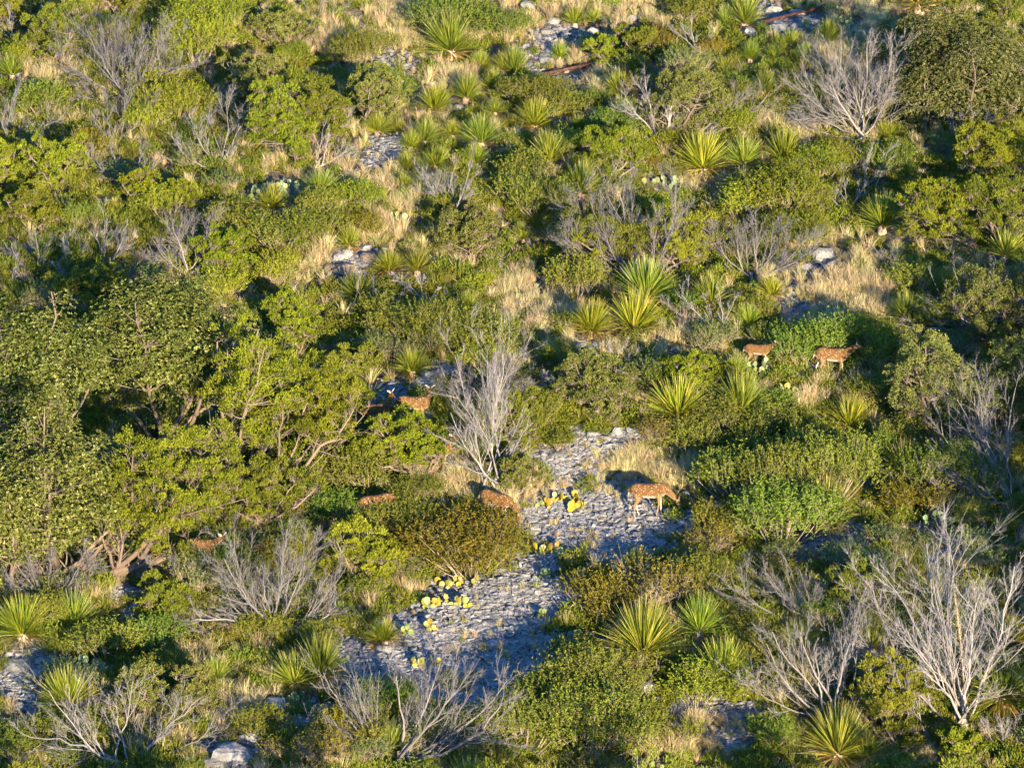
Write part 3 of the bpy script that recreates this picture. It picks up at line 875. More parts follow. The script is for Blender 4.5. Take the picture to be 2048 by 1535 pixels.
DEAD = [
    (95, 1200, [(20, 1112), (60, 1092), (112, 1082), (165, 1105), (195, 1128), (15, 1160), (150, 1150)], .05, 1.5, 'brown tangle of dead twigs under the oaks', None),
    (330, 1195, [(300, 1110), (350, 1120), (400, 1130), (280, 1140)], .04, 1.2, 'brown dead branches under the leaning juniper', None),
    (262, 208, [(180, 62), (232, 40), (275, 55), (345, 78), (388, 118), (125, 100), (118, 190), (300, 120), (205, 110)], .085, 1.2, 'large spreading grey dead tree', 'largest grey dead tree in the top left, spreading wide above the shrubs'),
    (232, 296, [(168, 182), (198, 190), (240, 198), (262, 168), (312, 212), (215, 240)], .04, 1, 'slender many-stemmed grey dead tree', None),
    (425, 345, [(342, 272), (385, 240), (420, 232), (452, 208), (490, 228), (470, 290)], .05, 1, 'grey dead tree with upright forks', None),
    (14, 284, [(-5, 200), (18, 190), (38, 178), (60, 230), (118, 240)], .035, .9, 'pale slender dead tree', None),
    (258, 376, [(190, 315), (225, 300), (290, 285), (322, 300), (310, 340)], .04, .9, 'low grey dead bush', None),
    (72, 552, [(20, 470), (60, 458), (4, 482), (95, 500), (-20, 530)], .045, 1, 'pale forked dead tree', None),
    (145, 556, [(90, 505), (122, 470), (150, 466), (178, 508), (100, 535)], .04, 1, 'dense pale dead bush', None),
    (220, 530, [(168, 440), (205, 425), (250, 428), (282, 476), (245, 470)], .05, .9, 'leaning pale dead tree', None),
    (372, 558, [(305, 470), (320, 450), (350, 436), (375, 428), (432, 440), (428, 496), (300, 510)], .065, 1.1, 'stout pale dead tree with fan of limbs', None),
    (250, 555, [(290, 500), (310, 520), (270, 530)], .03, .9, 'low tangle of pale dead twigs', None),
    (20, 575, [(-20, 520), (30, 525), (50, 545)], .035, 1, 'dense tangle of pale dead twigs', None),
    (632, 335, [(690, 238), (672, 262), (645, 250), (700, 300), (720, 310)], .05, .8, 'pale leaning dead stems', None),
    (905, 440, [(850, 365), (880, 345), (915, 325), (945, 318), (965, 345), (840, 330)], .05, 1, 'grey dead tree with dark shaded trunks', None),
    (1328, 274, [(1250, 190), (1280, 162), (1302, 150), (1340, 185), (1385, 200), (1405, 165), (1355, 150)], .075, 1, 'twisted grey dead tree', None),
    (1372, 288, [(1436, 238), (1500, 200), (1460, 225), (1540, 180)], .045, .7, 'fallen grey dead limb arching over scrub', None),
    (1715, 280, [(1600, 132), (1632, 118), (1690, 85), (1742, 80), (1798, 92), (1815, 132), (1562, 182), (1575, 240), (1660, 150), (1770, 150)], .09, 1.3, 'x', 'largest grey dead tree in the top right, in front of the dark oak'),
    (1736, 376, [(1692, 312), (1715, 298), (1742, 290), (1782, 300), (1765, 330)], .045, 1, 'grey forked dead bush', None),
    (1686, 428, [(1622, 388), (1650, 360), (1690, 342), (1722, 372), (1640, 410)], .045, .9, 'grey dead bush with arched stems', None),
    (1275, 575, [(1150, 432), (1182, 400), (1240, 378), (1290, 372), (1342, 382), (1402, 478), (1122, 458), (1210, 420), (1320, 430)], .075, 1.2, 'x', 'tall pale dead tree rising behind the huge double sotol'),
    (1502, 562, [(1430, 480), (1468, 450), (1520, 438), (1562, 452), (1615, 470), (1645, 490), (1450, 530), (1490, 460)], .06, 1.2, 'wide twiggy grey dead tree', None),
    (1432, 668, [(1340, 602), (1372, 588), (1410, 598), (1442, 580), (1472, 590), (1335, 632), (1360, 650)], .045, .9, 'grey dead shrub spreading in front of a sotol', None),
    (697, 640, [(722, 522), (715, 560)], .032, .4, 'lone thin bent grey snag', None),
    (728, 650, [(748, 562), (792, 602), (765, 590), (770, 640)], .045, .7, 'broken pale dead stems', None),
    (992, 984, [(885, 785), (900, 830), (922, 722), (975, 705), (1018, 762), (1040, 858), (905, 925), (948, 760), (1000, 720)], .065, .75, 'x', 'tall slender pale dead tree standing just behind a grazing deer'),
    (970, 800, [(878, 722), (925, 690), (985, 690), (1050, 700), (1062, 758), (905, 770), (1020, 720), (860, 760)], .04, 1.4, 'dense grey twiggy dead thicket', None),
    (1218, 732, [(1188, 692), (1225, 680), (1255, 676), (1275, 700)], .03, .8, 'small grey dead bush', None),
    (2026, 692, [(1950, 560), (1985, 540), (2040, 556), (1968, 610), (2060, 600), (1930, 650)], .06, 1.2, 'dense grey dead tree cut by the right edge', None),
    (1945, 676, [(1830, 572), (1862, 540), (1885, 545), (1850, 620), (1800, 640)], .05, .6, 'long leaning dead trunk with thin side branches', None),
    (2026, 1020, [(1890, 870), (1922, 795), (1950, 765), (1990, 768), (2032, 778), (1880, 930), (1860, 985), (1960, 850)], .07, .7, 'tall pale dead tree', None),
    (1926, 1466, [(1740, 1190), (1790, 1150), (1850, 1118), (1932, 1095), (1990, 1085), (2038, 1130), (2035, 1222), (1800, 1260), (1960, 1200)], .085, .9, 'x', 'tallest pale dead tree in the bottom right corner'),
    (1872, 1486, [(1762, 1350), (1790, 1335), (1822, 1338), (1800, 1420)], .05, .6, 'slanting pale dead stems', None),
    (1668, 1452, [(1560, 1250), (1592, 1262), (1640, 1240), (1690, 1218), (1732, 1228), (1785, 1270), (1540, 1292), (1498, 1372), (1620, 1300), (1700, 1300)], .07, .95, 'x', 'pale many-stemmed dead thicket at the lower right'),
    (1625, 1255, [(1430, 1110), (1500, 1128), (1540, 1118), (1562, 1098), (1602, 1130), (1645, 1160), (1520, 1180)], .06, .8, 'arching pale dead tree', None),
    (2010, 1110, [(1850, 1090), (1880, 1060), (1960, 1040), (2050, 1040), (1900, 1120)], .045, .8, 'low tangle of pale dead limbs', None),
    (235, 1548, [(100, 1380), (80, 1470), (222, 1335), (272, 1372), (150, 1400), (392, 1388), (478, 1420), (345, 1400), (20, 1465)], .075, .75, 'x', 'wide pale dead tree in the bottom left corner'),
    (562, 1272, [(440, 1112), (462, 1078), (520, 1078), (560, 1066), (622, 1090), (692, 1130), (742, 1150), (332, 1220), (345, 1292), (580, 1120), (400, 1150)], .07, 1.1, 'x', 'broad grey dead bush behind the wide dark sotol, lower left'),
    (800, 1534, [(648, 1332), (702, 1318), (618, 1462), (800, 1340), (880, 1300), (905, 1340), (960, 1348), (1012, 1362), (1022, 1400), (850, 1370)], .085, .9, 'x', 'forked pale dead tree at the bottom edge near the middle'),
    (1930, 290, [(1880, 230), (1910, 215), (1950, 225), (1985, 240), (1890, 265)], .045, .9, 'pinkish dead bush under the dark oak', None),
    (1870, 440, [(1815, 400), (1835, 425), (1870, 380), (1920, 400), (1800, 445)], .05, 1.3, 'swept brown dead branches', None),
    (1800, 525, [(1745, 490), (1760, 520), (1780, 500)], .03, 1.0, 'low brown dead branch', None),
    (640, 40, [(600, 0), (650, -10), (690, 10), (560, 20)], .04, .8, 'small dead bush', None),
    (30, 90, [(-10, 40), (20, 10), (60, 60), (95, 30), (130, 20), (170, 40)], .05, 1.2, 'twiggy brown dead tree', None),
    (1400, 110, [(1350, 60), (1385, 45), (1420, 60), (1440, 90), (1460, 80)], .04, .9, 'bent grey dead bush', None),
    (1880, 760, [(1790, 770), (1810, 740), (1850, 720), (1900, 705), (1930, 740)], .04, 1.1, 'twiggy grey dead bush', None),
    (1150, 800, [(1090, 760), (1110, 740), (1150, 725), (1190, 745), (1220, 760)], .04, 1.0, 'twiggy grey dead shrub', None),
    (860, 610, [(800, 560), (830, 550), (880, 560), (910, 580)], .03, 1.0, 'low dead brush', None),
    (2015, 1500, [(1975, 1440), (2000, 1430), (2040, 1430), (2050, 1470)], .03, 1.2, 'fine bluish dead bush', None),
]
for d in DEAD:
    x, y, tips, r, dens, desc, lab = d
    dead_tree(x, y, tips, r * random.uniform(.40, .52), dens, 1.0, desc, lab, tone=random.uniform(.6, 1.1))

# ------------------------------------------------------------------ leafy trees: trunk with limbs, crown of many small leaves
def live_tree(name, cat, base, crown, mat, style='juniper', puffs=60, leaves=260, r=.06, desc='', label=None, stems=5, depthf=.8, bare=.5, group=None, color=None, rp=None):
    x, y = base
    p = at(x, y)
    s = ppm(p)
    x0, x1, y0, y1 = crown
    cx, cyv = (x0 + x1) / 2, (y0 + y1) / 2
    o = thing(name, cat, p, desc, (cx, cyv), label, group)
    z0 = depth(p)
    W, Ht = (x1 - x0) / s, (y1 - y0) / s / .956
    Cc = at_depth(cx, cyv, z0) - p
    ext = np.array([W / 2, W / 2 * depthf, Ht / 2])
    d = rand_dir(puffs * 6)
    rr = rng.random((len(d), 1)) ** .36
    ph = rng.random(6) * 6.28
    lump = .84 + .17 * np.sin(3.1 * d[:, 0] + ph[0] + 2 * d[:, 2]) + .15 * np.sin(5.3 * d[:, 1] + ph[1] - 2.2 * d[:, 0]) + .12 * np.sin(6.1 * d[:, 2] + ph[2] + 3.3 * d[:, 0])
    q = Cc + d * rr * lump[:, None] * ext * 1.08
    g = H(p[0] + q[:, 0], p[1] + q[:, 1]) - p[2]
    q = q[q[:, 2] > g + .10]
    rp = rp or np.clip(.19 * math.sqrt(W * Ht) * .75, .12, .34)
    keep = []
    for a_ in q:
        if len(keep) < puffs and all(((a_ - b_) ** 2).sum() > (.80 * rp) ** 2 for b_ in keep):
            keep.append(a_)
    q = np.array(keep)
    n = len(q)
    # limbs
    far = np.argsort(-((q - Cc) / ext * np.array([1, .8, 1.1])).__pow__(2).sum(1) + rng.random(n) * .5)[:stems]
    T = q[far]
    B = rng.normal(size=(len(T), 3)) * r * .5; B[:, 2] = rng.random(len(T)) * min(.3, Ht * .15)
    mid = B + (T - B) * .55; mid[:, 2] = B[:, 2] + (T[:, 2] - B[:, 2]) * .38
    K = 10
    P = bez(B, mid, T, K)
    P[:, 1:] += np.cumsum(rng.normal(size=(len(T), K - 1, 3)), 1) * .02 * np.linalg.norm(T - B, axis=1)[:, None, None]
    rad = r * (.6 + .5 * rng.random((len(T), 1))) * np.linspace(1, .25, K)[None]
    mb = MB()
    a = np.linspace(0, 1, 4)
    add_tubes(mb, np.stack([0 * a, 0 * a, -.15 + a * .35], 1)[None], (r * 1.5 * (1.2 - .4 * a))[None], 8)
    add_tubes(mb, P, rad, 6)
    LP = P[:, 2:].reshape(-1, 3); LR = rad[:, 2:].ravel()
    # secondary branches to the clumps
    dm = ((q[:, None] - LP[None]) ** 2).sum(-1) + np.where(LP[None, :, 2] > q[:, None, 2], .5 * W, 0)
    j = dm.argmin(1)
    S = LP[j]; mc = S * .5 + q * .5; mc[:, 2] = S[:, 2] * .65 + q[:, 2] * .35
    mc += rng.normal(size=mc.shape) * .06
    Pb = bez(S, mc, q, 5)
    rb = np.minimum(LR[j] * .55, .03)[:, None] * np.linspace(1, .3, 5)[None]
    add_tubes(mb, Pb, np.maximum(rb, .006), 4)
    if bare > 0:
        m = max(1, int(4 * bare))
        lens = np.linalg.norm(T - B, axis=1)
        Q, rq, l1 = children(P, rad, m * 2, .15, .7, .3, lens, 5, .15, -.01, .4)
        add_tubes(mb, Q, np.maximum(rq, .006), 3)
        Q2, rq2, l2 = children(Q, rq, 4, .2, .6, .5, l1, 3, .15, 0, .5)
        add_tubes(mb, Q2, np.maximum(rq2, .004), 3)
    tw_ = mb
    # crown
    mb = MB()
    tot = int(n * leaves * 1.25)
    if style in ('juniper', 'leafy'):
        k = rng.integers(0, n, tot)
        u = rand_dir(tot)
        u[:, 2] = np.where(u[:, 2] < -.25, -u[:, 2], u[:, 2])
        szp = (rp * (.6 + .7 * rng.random(n)))[k][:, None]
        # sub-tufts inside the clump
        sub = rand_dir(n * 9).reshape(n, 9, 3)
        sub[..., 2] = np.abs(sub[..., 2])
        sc = sub[k, rng.integers(0, 9, tot)] * .66
        C = q[k] + szp * (sc + u * .36 * rng.random((tot, 1)) ** .5) * np.array([1, 1, 1.2])
        ns = np.repeat(np.arange(n), 9)
        add_spikes(tw_, q[ns] - np.array([0, 0, .3]) * rp, q[ns] + sub.reshape(-1, 3) * (rp * .8) * np.array([1, 1, 1.2]), .006)
        outw = nrm(C - Cc)
        D = nrm(sc + u * .6) * .7 + np.array([0, 0, .75]) + outw * .25 + rng.normal(size=(tot, 3)) * .3
        pt = rng.normal(size=n) * .13
        ti = np.clip(.5 + pt[k] + rng.normal(size=tot) * .2, 0, 1)
        if style == 'juniper':
            add_leaves(mb, C, D, .055 * (.6 + .8 * rng.random(tot)), .024, ti, outw + u * .5)
        else:
            add_leaves(mb, C, D + rng.normal(size=(tot, 3)) * .5, .042 * (.7 + .6 * rng.random(tot)), .028, ti, outw + u * .5)
    else:  # oak: rosettes of broad leaves
        nros = int(tot * 1.35) // 6
        k = rng.integers(0, n, nros)
        u = rand_dir(nros); u[:, 2] = np.where(u[:, 2] < -.3, -u[:, 2], u[:, 2])
        C = q[k] + (rp * 1.5 * (.5 + .7 * rng.random(n)))[k][:, None] * u * rng.random((nros, 1)) ** .5
        ax = nrm(nrm(C - Cc) * .7 + u * .4 + np.array([0, 0, .6]) + rng.normal(size=(nros, 3)) * .3)
        kk = np.repeat(np.arange(nros), 6)
        per = nrm(np.cross(ax[kk], rand_dir(nros * 6)))
        D = per * .9 + ax[kk] * .5
        tr = np.clip(.42 + rng.normal(size=nros) * .25, 0, 1)
        add_leaves(mb, C[kk], D, .060 * (.7 + .6 * rng.random(nros * 6)), .031, np.clip(tr[kk] + rng.normal(size=nros * 6) * .12, 0, 1), ax[kk])
    obj('trunk', tw_.mesh('trunk', M['bark']), o)
    c = obj('crown', mb.mesh('crown', M[mat]), o)
    if color:
        c.color = (*color, 1)
    return o

JG = 'yellow-green junipers'
TREES = [
    # name, cat, base, crown(x0,x1,y0,y1), mat, style, puffs, leaves, r, desc, label, stems, bare
    ('juniper_tree', (470, 975), (392, 660, 672, 930), 'juniper', 'juniper', 120, 330, .085, 'x', 'big bright yellow-green juniper in front of the pale oak', 8, .6),
    ('juniper_tree', (545, 1010), (560, 745, 735, 900), 'juniper', 'juniper', 50, 300, .07, 'bright juniper with long leaning pale limbs', None, 6, 1.2),
    ('juniper_tree', (232, 1168), (225, 490, 850, 1100), 'juniper', 'juniper', 105, 330, .10, 'x', 'leaning bright juniper with thick sweeping limbs, lower left', 9, 1.4),
    ('juniper_tree', (520, 1060), (410, 620, 930, 1070), 'juniper_dull', 'juniper', 70, 300, .06, 'dull green juniper', None, 6, .8),
    ('juniper_tree', (590, 335), (482, 640, 180, 330), 'juniper', 'juniper', 70, 260, .06, 'yellow-green juniper with pale trunks', None, 6, .9),
    ('juniper_tree', (650, 330), (600, 705, 170, 300), 'juniper_dull', 'juniper', 45, 240, .05, 'sparse juniper with pale branches', None, 5, 1.),
    ('juniper_tree', (110, 390), (55, 175, 270, 385), 'juniper', 'juniper', 55, 260, .05, 'bright rounded juniper', None, 5, .4),
    ('juniper_tree', (20, 400), (-50, 60, 300, 400), 'juniper', 'juniper', 45, 260, .05, 'bright juniper cut by the left edge', None, 5, .4),
    ('juniper_tree', (290, 420), (240, 335, 345, 430), 'juniper', 'juniper', 45, 260, .05, 'small bright juniper', None, 5, .5),
    ('juniper_tree', (370, 425), (325, 410, 360, 430), 'juniper', 'juniper', 38, 260, .04, 'low bright juniper', None, 5, .4),
    ('juniper_tree', (60, 460), (0, 135, 385, 470), 'juniper_dull', 'juniper', 60, 260, .05, 'dull green juniper mound', None, 5, .4),
    ('juniper_tree', (440, 560), (385, 500, 460, 565), 'juniper', 'juniper', 55, 260, .05, 'bright juniper with shaded base', None, 5, .4),
    ('juniper_tree', (330, 545), (312, 350, 510, 550), 'juniper', 'juniper', 16, 240, .03, 'tiny bright juniper', None, 3, .2),
    ('olive_bush', (180, 615), (105, 242, 535, 620), 'shrub', 'leafy', 60, 360, .04, 'smooth dark olive dome-shaped bush', None, 5, 0),
    ('evergreen_tree', (836, 962), (702, 900, 842, 940), 'leafy', 'leafy', 95, 330, .065, 'x', 'round-crowned yellow-green tree with twisted trunk below the two alert deer', 7, .5),
    ('juniper_tree', (735, 1175), (642, 822, 1055, 1170), 'juniper', 'juniper', 75, 270, .055, 'bright juniper with upright plumes', None, 6, .5),
    ('juniper_tree', (1228, 368), (1162, 1302, 258, 355), 'juniper', 'juniper', 60, 270, .055, 'bright green rounded juniper', None, 6, .7),
    ('juniper_tree', (1215, 135), (1160, 1250, 72, 135), 'juniper', 'juniper', 36, 240, .05, 'small yellow-green juniper', None, 5, .8),
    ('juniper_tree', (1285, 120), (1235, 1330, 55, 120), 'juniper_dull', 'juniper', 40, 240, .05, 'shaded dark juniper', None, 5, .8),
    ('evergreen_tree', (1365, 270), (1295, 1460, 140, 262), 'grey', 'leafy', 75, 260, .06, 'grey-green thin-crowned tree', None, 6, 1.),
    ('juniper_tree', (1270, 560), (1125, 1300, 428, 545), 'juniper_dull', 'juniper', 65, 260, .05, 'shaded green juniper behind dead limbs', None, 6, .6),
    ('juniper_tree', (1370, 560), (1300, 1430, 430, 550), 'juniper', 'juniper', 50, 260, .05, 'yellow-green juniper behind dead limbs', None, 5, .6),
    ('juniper_tree', (1950, 505), (1785, 1960, 370, 500), 'juniper', 'juniper', 65, 260, .06, 'patchy juniper with swept branches', None, 6, 1.4),
    ('juniper_tree', (2010, 500), (1930, 2080, 350, 480), 'juniper_dull', 'juniper', 60, 260, .06, 'large dull juniper cut by the right edge', None, 6, 1.),
    ('juniper_tree', (1985, 400), (1905, 2060, 255, 395), 'juniper', 'juniper', 70, 260, .06, 'bright yellow juniper', None, 6, .8),
    ('evergreen_tree', (2000, 700), (1905, 2085, 540, 695), 'grey', 'leafy', 90, 280, .06, 'grey-green twiggy tree', None, 6, 1.2),
    ('evergreen_tree', (1862, 892), (1762, 1950, 694, 880), 'grey', 'leafy', 115, 280, .07, 'grey-green tree with dark trunk', None, 7, 1.2),
    ('evergreen_tree', (2010, 880), (1930, 2080, 700, 860), 'grey', 'leafy', 75, 280, .06, 'shaded grey-green tree', None, 6, 1.),
    ('evergreen_bush', (1385, 795), (1312, 1452, 712, 792), 'leafy', 'leafy', 60, 300, .04, 'vivid green leafy bush', None, 6, .2),
    ('evergreen_bush', (1200, 850), (1095, 1290, 715, 840), 'grey', 'leafy', 80, 270, .05, 'grey-green open bush', None, 7, 1.4),
    ('evergreen_tree', (728, 260), (690, 815, 148, 245), 'grey', 'leafy', 60, 280, .05, 'small green tree with forked pale trunk', None, 5, .8),
    ('evergreen_bush', (520, 235), (450, 592, 112, 230), 'grey', 'leafy', 70, 280, .045, 'smooth grey-green rounded bush', None, 5, .4),
    ('evergreen_bush', (930, 525), (862, 1000, 418, 520), 'grey', 'leafy', 65, 260, .045, 'light olive bushy tree', None, 5, .7),
    ('evergreen_bush', (265, 1460), (222, 340, 1335, 1450), 'grey', 'leafy', 55, 280, .045, 'grey-green bush behind bare branches', None, 5, .5),
    ('evergreen_bush', (390, 1450), (335, 445, 1335, 1440), 'grey', 'leafy', 50, 280, .045, 'grey-green leafy bush', None, 5, .5),
    ('juniper_tree', (340, 1265), (262, 405, 1165, 1255), 'juniper_dull', 'juniper', 50, 260, .05, 'low dull juniper', None, 5, .6),
    ('juniper_tree', (110, 130), (50, 190, 10, 130), 'juniper_dull', 'juniper', 60, 260, .055, 'dull juniper with dead twigs', None, 6, 1.3),
    ('juniper_tree', (20, 70), (-40, 60, -30, 70), 'juniper_dull', 'juniper', 40, 260, .05, 'dull juniper', None, 5, 1.),
    ('juniper_tree', (235, 30), (190, 300, -50, 25), 'juniper_dull', 'juniper', 40, 260, .05, 'juniper cut by the top edge', None, 5, .8),
    ('evergreen_bush', (1050, 905), (1002, 1092, 785, 900), 'juniper_dull', 'juniper', 50, 270, .04, 'olive upright bush', None, 5, .4),
    ('evergreen_bush', (1035, 1000), (1000, 1072, 900, 995), 'grey', 'leafy', 36, 260, .035, 'sparse green bush', None, 4, .6),
    ('evergreen_bush', (1920, 1548), (1868, 1975, 1462, 1540), 'leafy', 'leafy', 40, 260, .04, 'light yellow-green leafy bush', None, 5, .4),
    ('juniper_tree', (1790, 1500), (1715, 1860, 1325, 1490), 'juniper_dull', 'juniper', 70, 280, .05, 'dark green juniper between dead stems', None, 6, .5),
    ('juniper_tree', (1705, 1230), (1640, 1770, 1130, 1225), 'juniper_dull', 'juniper', 55, 270, .05, 'dark green juniper', None, 5, .5),
    ('evergreen_bush', (560, 100), (500, 640, 20, 100), 'grey', 'leafy', 50, 250, .04, 'grey-green twiggy bush', None, 5, .8),
    ('juniper_tree', (610, 690), (520, 650, 585, 690), 'juniper', 'juniper', 55, 270, .05, 'yellow-green juniper with flat top', None, 5, .5),
    ('evergreen_bush', (700, 760), (640, 780, 690, 770), 'juniper_dull', 'juniper', 45, 260, .04, 'olive juniper bush', None, 5, .9),
    ('oak_tree', (60, 985), (-70, 210, 600, 890), 'oak', 'oak', 110, 300, .10, 'x', 'broad pale-leaved oak cut by the left edge', 7, .4),
    ('oak_tree', (320, 905), (170, 480, 560, 850), 'oak', 'oak', 130, 310, .11, 'x', 'largest pale-leaved oak on the left, above the bright junipers', 8, .5),
    ('oak_tree', (110, 1175), (-60, 250, 850, 1140), 'oak', 'oak', 110, 300, .11, 'olive oak with twisted trunks', 'olive oak with thick leaning trunks, left of the leaning juniper', 8, 1.),
    ('oak_tree', (15, 1180), (-90, 90, 980, 1165), 'oak', 'oak', 55, 280, .09, 'twiggy olive oak cut by the left edge', None, 6, 1.6),
    ('oak_tree', (570, 745), (505, 600, 660, 745), 'oak', 'oak', 30, 280, .06, 'small pale-leaved oak', None, 5, .5),
    ('oak_tree', (1945, 262), (1800, 2080, 30, 240), 'darkoak', 'oak', 130, 320, .10, 'x', 'large dark grey-green oak in the top right corner', 8, .8),
    ('oak_tree', (1850, 270), (1790, 1900, 140, 260), 'darkoak', 'oak', 50, 300, .06, 'dark shaded oak', None, 5, .6),
    # outside the picture, on the sunny side
    ('juniper_tree', (2120, 1130), (2056, 2200, 850, 1115), 'juniper_dull', 'juniper', 80, 180, .08, 'juniper outside the frame', None, 6, .5),
    ('juniper_tree', (2118, 905), (2056, 2190, 640, 890), 'juniper_dull', 'juniper', 75, 180, .08, 'juniper outside the frame', None, 6, .5),
    ('juniper_tree', (2330, 1240), (2200, 2450, 900, 1220), 'juniper_dull', 'juniper', 80, 180, .08, 'juniper outside the frame', None, 6, .5),
    ('juniper_tree', (2330, 980), (2200, 2450, 650, 960), 'juniper_dull', 'juniper', 80, 180, .08, 'juniper outside the frame', None, 6, .5),
    ('juniper_tree', (2350, 1500), (2230, 2480, 1150, 1480), 'juniper_dull', 'juniper', 80, 180, .08, 'juniper outside the frame', None, 6, .5),
    ('juniper_tree', (2150, 1290), (2060, 2270, 960, 1270), 'juniper_dull', 'juniper', 95, 200, .08, 'juniper outside the frame', None, 6, .5),
    ('juniper_tree', (2170, 1010), (2062, 2280, 720, 990), 'juniper_dull', 'juniper', 90, 200, .08, 'juniper outside the frame', None, 6, .5),
    ('juniper_tree', (2150, 760), (2060, 2250, 500, 745), 'juniper_dull', 'juniper', 80, 200, .08, 'juniper outside the frame', None, 6, .5),
    ('juniper_tree', (2230, 1560), (2075, 2380, 1240, 1545), 'juniper_dull', 'juniper', 95, 200, .08, 'juniper outside the frame', None, 6, .5),
    ('juniper_tree', (1960, 1800), (1830, 2100, 1548, 1785), 'juniper_dull', 'juniper', 80, 200, .08, 'juniper outside the frame', None, 6, .5),
    ('juniper_tree', (1640, 1790), (1520, 1760, 1550, 1780), 'juniper_dull', 'juniper', 75, 200, .08, 'juniper outside the frame', None, 6, .5),
    ('juniper_tree', (1330, 1790), (1220, 1450, 1548, 1780), 'juniper_dull', 'juniper', 75, 200, .08, 'juniper outside the frame', None, 6, .5),
    ('juniper_tree', (1010, 1780), (900, 1130, 1548, 1770), 'juniper_dull', 'juniper', 70, 200, .08, 'juniper outside the frame', None, 6, .5),
    ('juniper_tree', (660, 1780), (560, 770, 1550, 1770), 'juniper_dull', 'juniper', 70, 200, .08, 'juniper outside the frame', None, 6, .5),
    ('juniper_tree', (330, 1790), (220, 440, 1548, 1780), 'juniper_dull', 'juniper', 70, 200, .08, 'juniper outside the frame', None, 6, .5),
    ('juniper_tree', (60, 1790), (-50, 160, 1548, 1775), 'juniper_dull', 'juniper', 70, 200, .08, 'juniper outside the frame', None, 6, .5),
    ('juniper_tree', (2160, 480), (2075, 2250, 270, 470), 'juniper_dull', 'juniper', 60, 200, .08, 'juniper outside the frame', None, 6, .5),
]
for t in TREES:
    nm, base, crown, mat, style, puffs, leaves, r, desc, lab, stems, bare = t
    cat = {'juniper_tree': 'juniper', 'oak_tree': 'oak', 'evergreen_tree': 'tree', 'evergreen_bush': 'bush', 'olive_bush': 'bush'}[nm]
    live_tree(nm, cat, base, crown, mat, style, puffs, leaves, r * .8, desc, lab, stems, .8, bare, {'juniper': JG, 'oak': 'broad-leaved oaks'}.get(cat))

# ------------------------------------------------------------------ sotols
def sotol_meshes(nl, seed, wide=1.0):
    mb = MB()
    K = 5
    def blades(mb, n, el0, el1, L, w, droop, tint=None):
        az = rng.random(n) * 6.283
        el = R(1) * (el0 + (el1 - el0) * rng.random(n) ** .8)
        ln = L * (.75 + .4 * rng.random(n))
        d = np.stack([np.cos(az) * np.cos(el), np.sin(az) * np.cos(el), np.sin(el)], 1)
        S = np.stack([np.cos(az) * .05, np.sin(az) * .05, .08 + .10 * np.sin(el)], 1)
        t = np.linspace(0, 1, K)
        c = S[:, None] + d[:, None] * (ln[:, None] * t)[..., None]
        c[..., 2] -= (droop * (.3 + rng.random(n)) * np.cos(el) * ln)[:, None] * t ** 2.2
        c[..., 2] = np.maximum(c[..., 2], .02)
        side = nrm(np.cross(d, np.array([0, 0, 1.]) + rng.normal(size=(n, 3)) * .35))
        ww = w * np.array([1.0, 1.1, .9, .6, .12])
        v = np.stack([c + side[:, None] * ww[None, :, None] / 2, c - side[:, None] * ww[None, :, None] / 2], 2)
        i = np.arange(n * K * 2).reshape(n, K, 2)
        f = np.stack([i[:, :-1, 0], i[:, :-1, 1], i[:, 1:, 1], i[:, 1:, 0]], -1).reshape(-1, 4)
        mb.add(v, f, np.repeat(rng.random(n), K * 2), np.tile(np.repeat(t, 2), n))
    blades(mb, nl, 10, 88, .66, .0145, .20)
    leaves = mb.mesh('leaves', M['sotol'])
    mb = MB()
    blades(mb, int(nl * .22), -14, 24, .56, .014, .35)
    dead = mb.mesh('dead_leaves', M['sotol_dead'])
    mb = MB()
    a = np.linspace(0, 1, 5)
    add_tubes(mb, np.stack([0 * a, 0 * a, -.1 + a * .28], 1)[None], (.10 * (1.15 - .35 * a ** 2))[None], 8)
    stump = mb.mesh('stump', M['thatch'])
    return leaves, dead, stump
SOT = [sotol_meshes(n, i) for i, n in enumerate((430, 480, 520, 450, 560, 500))]
